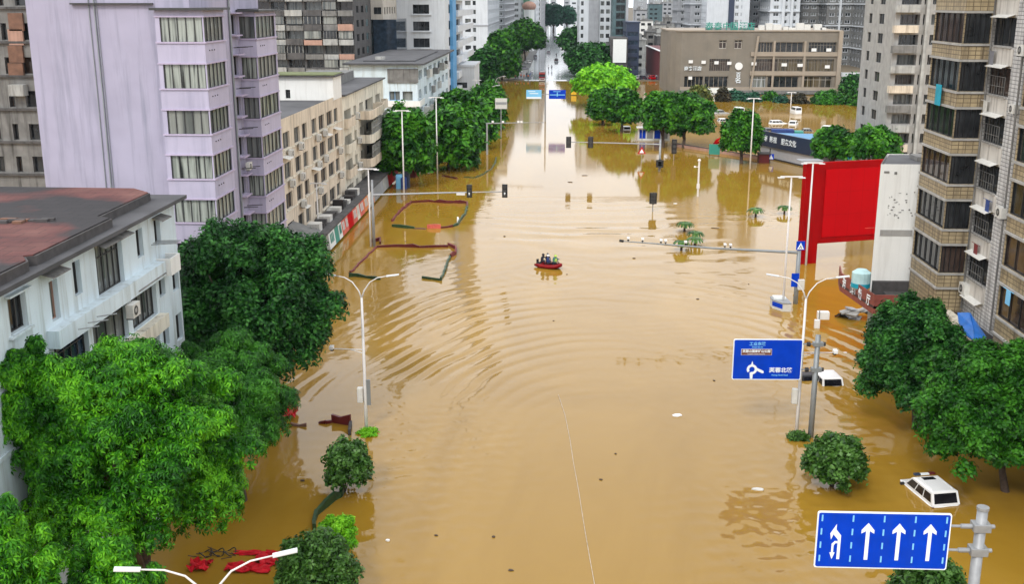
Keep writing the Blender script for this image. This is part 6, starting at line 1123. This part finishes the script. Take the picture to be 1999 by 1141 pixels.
for (x,y,rz_,ps,tp,lw,ht,vs,lb) in ((-1.35,-.1,R(90),'row','cloth_dark','cloth_dark','cloth_dark',None,'person in dark clothes at the stern end of the red boat'),(-.7,.35,R(70),'sit','cloth_dark','cloth_dark',None,None,'dark clothed person behind the white helmet in the boat'),(-.1,-.3,R(110),'sit','cloth_blue','cloth_dark','cloth_white',None,'person in blue with a white helmet amidships in the boat'),(.45,.3,R(90),'row','cloth_blue','cloth_blue',None,'cloth_green','person in blue and green near the bow of the boat'),(.95,.0,R(80),'sit','cloth_green','cloth_dark','vest_lime','vest_lime','person in a lime vest and cap nearest the bow')):
    person(lb,(bc.x+.72*x*ch-y*sh,bc.y+.72*x*sh+y*ch,.36),hd+rz_,ps,tp,lw,ht,vs,'people in the rescue boat',1.12)
# crowd at the far flood edge
cols_=[('cloth_dark','cloth_dark'),('cloth_white','cloth_dark'),('cloth_grey','cloth_blue'),('vest_orange','cloth_dark'),('cloth_blue','cloth_grey')]
for i in range(26):
    px,py=random.uniform(984,1040),random.uniform(140,163); b=W(px,py,.2)
    if b.y<401: b=Vector((b.x,random.uniform(402,412),.15))
    tp,lw=cols_[i%5]; person('onlooker standing at the far flood edge beneath the street trees',(b.x,b.y,.14),random.uniform(-.6,.6),'stand',tp,lw,None,None,'onlookers at the far flood edge')
for i,(px,py,lb) in enumerate(((1086,112,'person walking in the middle of the far wet road'),(1071,137,'left of two people on the wet road behind the blue signs'),(1077,137,'right of two people on the wet road behind the blue signs'),(1101,113,'person at the right side of the far wet road'),(1103,118,'person nearest the right kerb of the far wet road'))):
    b=W(px,py,.15); person(lb,b,random.uniform(-1,1),'stand',cols_[i%3][0],'cloth_dark',None,None,None,1.25)
for i in range(12):
    b=W(random.uniform(1282,1302),random.uniform(160,176),.2); y_=max(b.y,404); person('person in the crowd on the side street by the dark red hall',(b.x,y_,.14),random.uniform(-2,2),'stand',cols_[i%5][0],cols_[(i+2)%5][1],None,None,'people on the side street')
# ------------------------------------------------------------------ VEHICLES
def car(label,loc,rz,paint,L_=4.5,Wd=1.78,Hh=1.5,kind='sedan',group=None,wheels=True,cat='car',lights=True,name='parked_car'):
    t=thing(name,label,cat,loc,rz,group=group); hb=Hh*(.56 if kind=='sedan' else .62); hw=Wd/2
    f0,r0=(.95,.55) if kind=='sedan' else (.85,.12) if kind=='suv' else (.35,.08)      # bonnet and boot lengths
    q=MB(); sec=[(-L_/2,.38,hb*.80,hw*.86),(-L_/2+.15,.25,hb*.97,hw*.96),(-L_/2+r0+.3,.22,hb,hw),(0,.2,hb,hw),(L_/2-f0-.2,.2,hb,hw),(L_/2-.35,.22,hb*.86,hw*.95),(L_/2,.35,hb*.66,hw*.80)]; rings=[]
    for x,zl,zh,w_ in sec:
        r_=[(x,-w_*.9,zl),(x,w_*.9,zl),(x,w_,zl+.15),(x,w_,zh-.18),(x,w_*.93,zh-.03),(x,w_*.8,zh),(x,-w_*.8,zh),(x,-w_*.93,zh-.03),(x,-w_,zh-.18),(x,-w_,zl+.15)]; rings.append(len(q.v)); q.v+=r_
    for a,b_ in zip(rings,rings[1:]):
        for j in range(10): q.f.append((a+j,a+(j+1)%10,b_+(j+1)%10,b_+j)); q.m.append(0)
    q.f.append(tuple(rings[0]+j for j in range(10))[::-1]); q.m.append(0); q.f.append(tuple(rings[-1]+j for j in range(10))); q.m.append(0)
    xb0,xb1=-L_/2+r0,L_/2-f0-.35; sl=.55 if kind=='sedan' else .28 if kind=='suv' else .12; sf=.75 if kind!='van' else .55; xt0,xt1=xb0+sl,xb1-sf; wt=hw*(.80 if kind=='sedan' else .87)
    B0=[Vector((xb0,-hw*.93,hb-.04)),Vector((xb1,-hw*.93,hb-.04)),Vector((xb1,hw*.93,hb-.04)),Vector((xb0,hw*.93,hb-.04))]; T0=[Vector((xt0,-wt,Hh-.05)),Vector((xt1,-wt,Hh-.05)),Vector((xt1,wt,Hh-.05)),Vector((xt0,wt,Hh-.05))]
    T1=[Vector((xt0+.12,-wt*.86,Hh)),Vector((xt1-.12,-wt*.86,Hh)),Vector((xt1-.12,wt*.86,Hh)),Vector((xt0+.12,wt*.86,Hh))]
    for j in range(4): k=(j+1)%4; q.q(B0[j],B0[k],T0[k],T0[j]); q.q(T0[j],T0[k],T1[k],T1[j])
    q.q(*T1); o=q.build('body',[paint],t,smooth=False); bevel(o,.07 if kind=='suv' else .04,3)
    def pane(nm,j,u0,u1,v0,v1):
        k=(j+1)%4; nn_=(B0[k]-B0[j]).cross(T0[j]-B0[j]).normalized()*.006
        P_=lambda u,v: B0[j].lerp(B0[k],u).lerp(T0[j].lerp(T0[k],u),v)+nn_
        q=MB(); q.q(P_(u0,v0),P_(u1,v0),P_(u1,v1),P_(u0,v1)); return q.build(nm,['glass_car'],t)
    pane('windshield',1,.07,.93,.1,.93); pane('rear_window',3,.08,.92,.14,.9)
    for j in (0,2):
        for a,b_ in ((.05,.34),(.37,.64),(.67,.95)): pane('side_window',j,a,b_,.18,.86)
    if wheels:
        for x in (-L_*.3,L_*.31):
            for s_ in (-1,1): q=MB(); q.tube([(x,s_*(hw-.2),.32),(x,s_*(hw+.01),.32)],.32,14); o=q.build('wheel',['rubber'],t); q=MB(); q.tube([(x,s_*(hw+.012),.32),(x,s_*(hw+.03),.32)],.19,10); q.build('rim',['steel'],o)
    if lights:
        for s_ in (-1,1): MB_box('headlight',(-.06,-.2,-.08),(.06,.2,.08),'lamp_glass',t,(L_/2-.12,s_*hw*.6,hb*.62),bv=.02); MB_box('tail_light',(-.05,-.1,-.14),(.05,.1,.14),'red',t,(-L_/2+.06,s_*hw*.78,hb*.80),bv=.02)
    return t
# white patrol vehicle, sunk to its windows
t=car('white patrol vehicle with a red and black light bar, sunk to its windows',(21.9,59.95,-1.05),R(90)+R(12),'white_paint',4.5,1.85,1.88,'suv',wheels=False,name='patrol_car',lights=False)
q=MB(); q.box((.28,-.66,1.9),(.52,-.28,2.02),0); bevel(q.build('light_bar_red',['dark_red'],t),.03); q=MB(); q.box((.30,-.28,1.9),(.5,.28,1.99),0); bevel(q.build('light_bar_middle',['light_panel'],t),.02); q=MB(); q.box((.28,.28,1.9),(.52,.66,2.02),0); bevel(q.build('light_bar_dark',['navy'],t),.03)
q=MB(); q.box((-.28,-.38,1.87),(.08,.38,1.893)); q.build('sunroof',['glass_car'],t)
for s_ in (-1,1): q=MB(); q.box((.95,s_*.98-.12,1.02),(1.12,s_*.98+.12,1.2)); bevel(q.build('mirror',['black'],t),.03); q=MB(); q.tube([(-1.6,s_*.62,1.9),(.1,s_*.62,1.92)],.02,5); q.build('roof_rail',['white_paint'],t)
q=MB(); q.box((-2.24,.8,.75),(-2.18,.92,1.1)); q.build('tail_light',['dark_red'],t)
car('flat white car roof sunk beside the roundabout sign pole',(20.55,79.9,-1.05),R(90)+R(6),'white_paint',4.3,1.75,1.62,'suv',wheels=False,name='sunken_car',lights=False)
car('dark car barely showing left of the sunken white car roof',(19.2,80.3,-1.15),R(100),'black',4.2,1.7,1.5,'sedan',wheels=False,name='sunken_car',lights=False)
for i,(px,py,c_,lb,zz,k_) in enumerate(((1520,241,'white_paint','white car roof leftmost in the open part of the parking lot',-.75,'suv'),(1549,242,'white_paint','white car roof second in the open part of the parking lot',-.7,'suv'),(1579,256,'old_white','pale car roof right of the dark blue truck',-.9,'sedan'),(1495,254,'cloth_grey','grey car roof by the egg shaped tree',-.95,'sedan'),(1622,252,'light_panel','pale car roof behind the wide green tree',-.8,'suv'),(1441,221,'light_panel','pale green white car roof above the egg shaped tree',-.5,'van'),(1414,236,'white_paint','small white car roof left of the egg shaped tree',-.9,'sedan'),(1553,222,'white_paint','white van under the bare brownish tree',-.3,'van'),(1407,222,'old_white','pale car among the parking lot trees',-.5,'sedan'),(1222,252,'white_paint','white car roof under the round tree on the right bank',-.8,'suv'))):
    b=W(px,py); car(lb,(b.x,b.y,zz),random.uniform(-.5,.5)+(1.57 if i%2 else 0),c_,4.5,1.8,1.55 if k_!='van' else 2.1,k_,'cars drowned in the parking lot',wheels=False,name='sunken_car',lights=False)
far=[(1086,120,'black','dark car in the middle of the far wet road'),(1071,104,'cloth_grey','grey car farther up the wet road'),(1063,92,'old_white','pale car up the left lane of the wet road'),(1084,74,'cloth_dark','dark car high on the wet road'),(1045,112,'cloth_grey','grey parked car at the left kerb of the wet road'),(1098,96,'white_paint','white car at the right kerb of the wet road')]
for px,py,c_,lb in far: b=W(px,py,.15); car(lb,b,R(90),c_,4.6,1.85,1.5,'suv',name='parked_car')
for i,(px,py,c_,lb) in enumerate(((1008,142,'white_paint','white car slanted at the flood edge left of the fire engine'),(1022,136,'cloth_grey','grey car behind the slanted white one'),(1000,150,'black','black car under the trees at the flood edge'),(1014,126,'old_white','pale car under the trees up the left kerb'),(1030,124,'white_paint','white car nearest the road under the left trees'))):
    b=W(px,py,.15); car(lb,(b.x,max(b.y,405),.14),R(20+25*i),c_,4.6,1.85,1.6,'suv',group='cars gathered left of the fire engine')
for i,(px,py,c_,lb) in enumerate(((1262,172,'steel','silver car at the mouth of the side street'),(1282,150,'black','black car in the side street'),(1270,140,'cloth_grey','grey car farther into the side street'),(1291,172,'red','red car beside the silver one in the side street'),(1256,158,'cloth_dark','dark car left in the side street'),(1276,128,'old_white','pale car deepest in the side street'))):
    b=W(px,py,.15); car(lb,(b.x,max(b.y,404),.14),R(70+12*i),c_,4.6,1.85,1.5,'sedan',group='cars in the side street')
# fire engine at the flood edge
b=W(1057,166); t=thing('fire_engine','red fire engine facing the flood at the far water edge','fire engine',(b.x,398,-.25),R(-90)); 
q=MB(); q.prism([(-3.6,.5),(2.4,.5),(3.5,.5),(3.5,1.6),(3.1,2.9),(1.7,3.0),(1.7,3.25),(-3.6,3.25)],-1.2,1.2,0,Matrix.Rotation(R(90),4,'X')); bevel(q.build('body',['hull_red'],t),.06)
MB_box('windshield',(3.15,-1.05,1.75),(3.42,1.05,2.7),'glass_car',t); MB_box('bumper',(3.5,-1.2,.45),(3.7,1.2,.85),'ac_white',t); MB_box('stripe',(3.51,-1.1,1.2),(3.54,1.1,1.35),'white_paint',t); MB_box('light_bar',(2.1,-1.0,3.02),(2.5,1.0,3.2),'pink_red',t); MB_box('ladder_rack',(-3.2,-.8,3.3),(1.2,.8,3.5),'steel',t)
for s_ in (-1,1): q=MB(); q.tube([(3.55,s_*.85,1.0),(3.6,s_*.85,1.0)],.16,10); q.build('headlight',['sign_white'],t)
for x in (-2.2,2.2):
    for s_ in (-1,1): q=MB(); q.tube([(x,s_*.85,.5),(x,s_*1.22,.5)],.5,12); q.build('wheel',['rubber'],t)
# ------------------------------------------------------------------ haze
q=MB(); q.box((-900,-90,-3),(900,1900,120)); m=bpy.data.materials.new('haze'); m.use_nodes=True; n=m.node_tree; n.nodes.clear(); v=n.nodes.new('ShaderNodeVolumePrincipled'); v.inputs['Color'].default_value=(.72,.86,1,1); v.inputs['Density'].default_value=.00005; v.inputs['Anisotropy'].default_value=0.
oo=n.nodes.new('ShaderNodeOutputMaterial'); n.links.new(v.outputs[0],oo.inputs['Volume']); MT['haze']=m; o=q.build('haze',['haze']); o['kind']='stuff'
m.cycles.homogeneous_volume=True
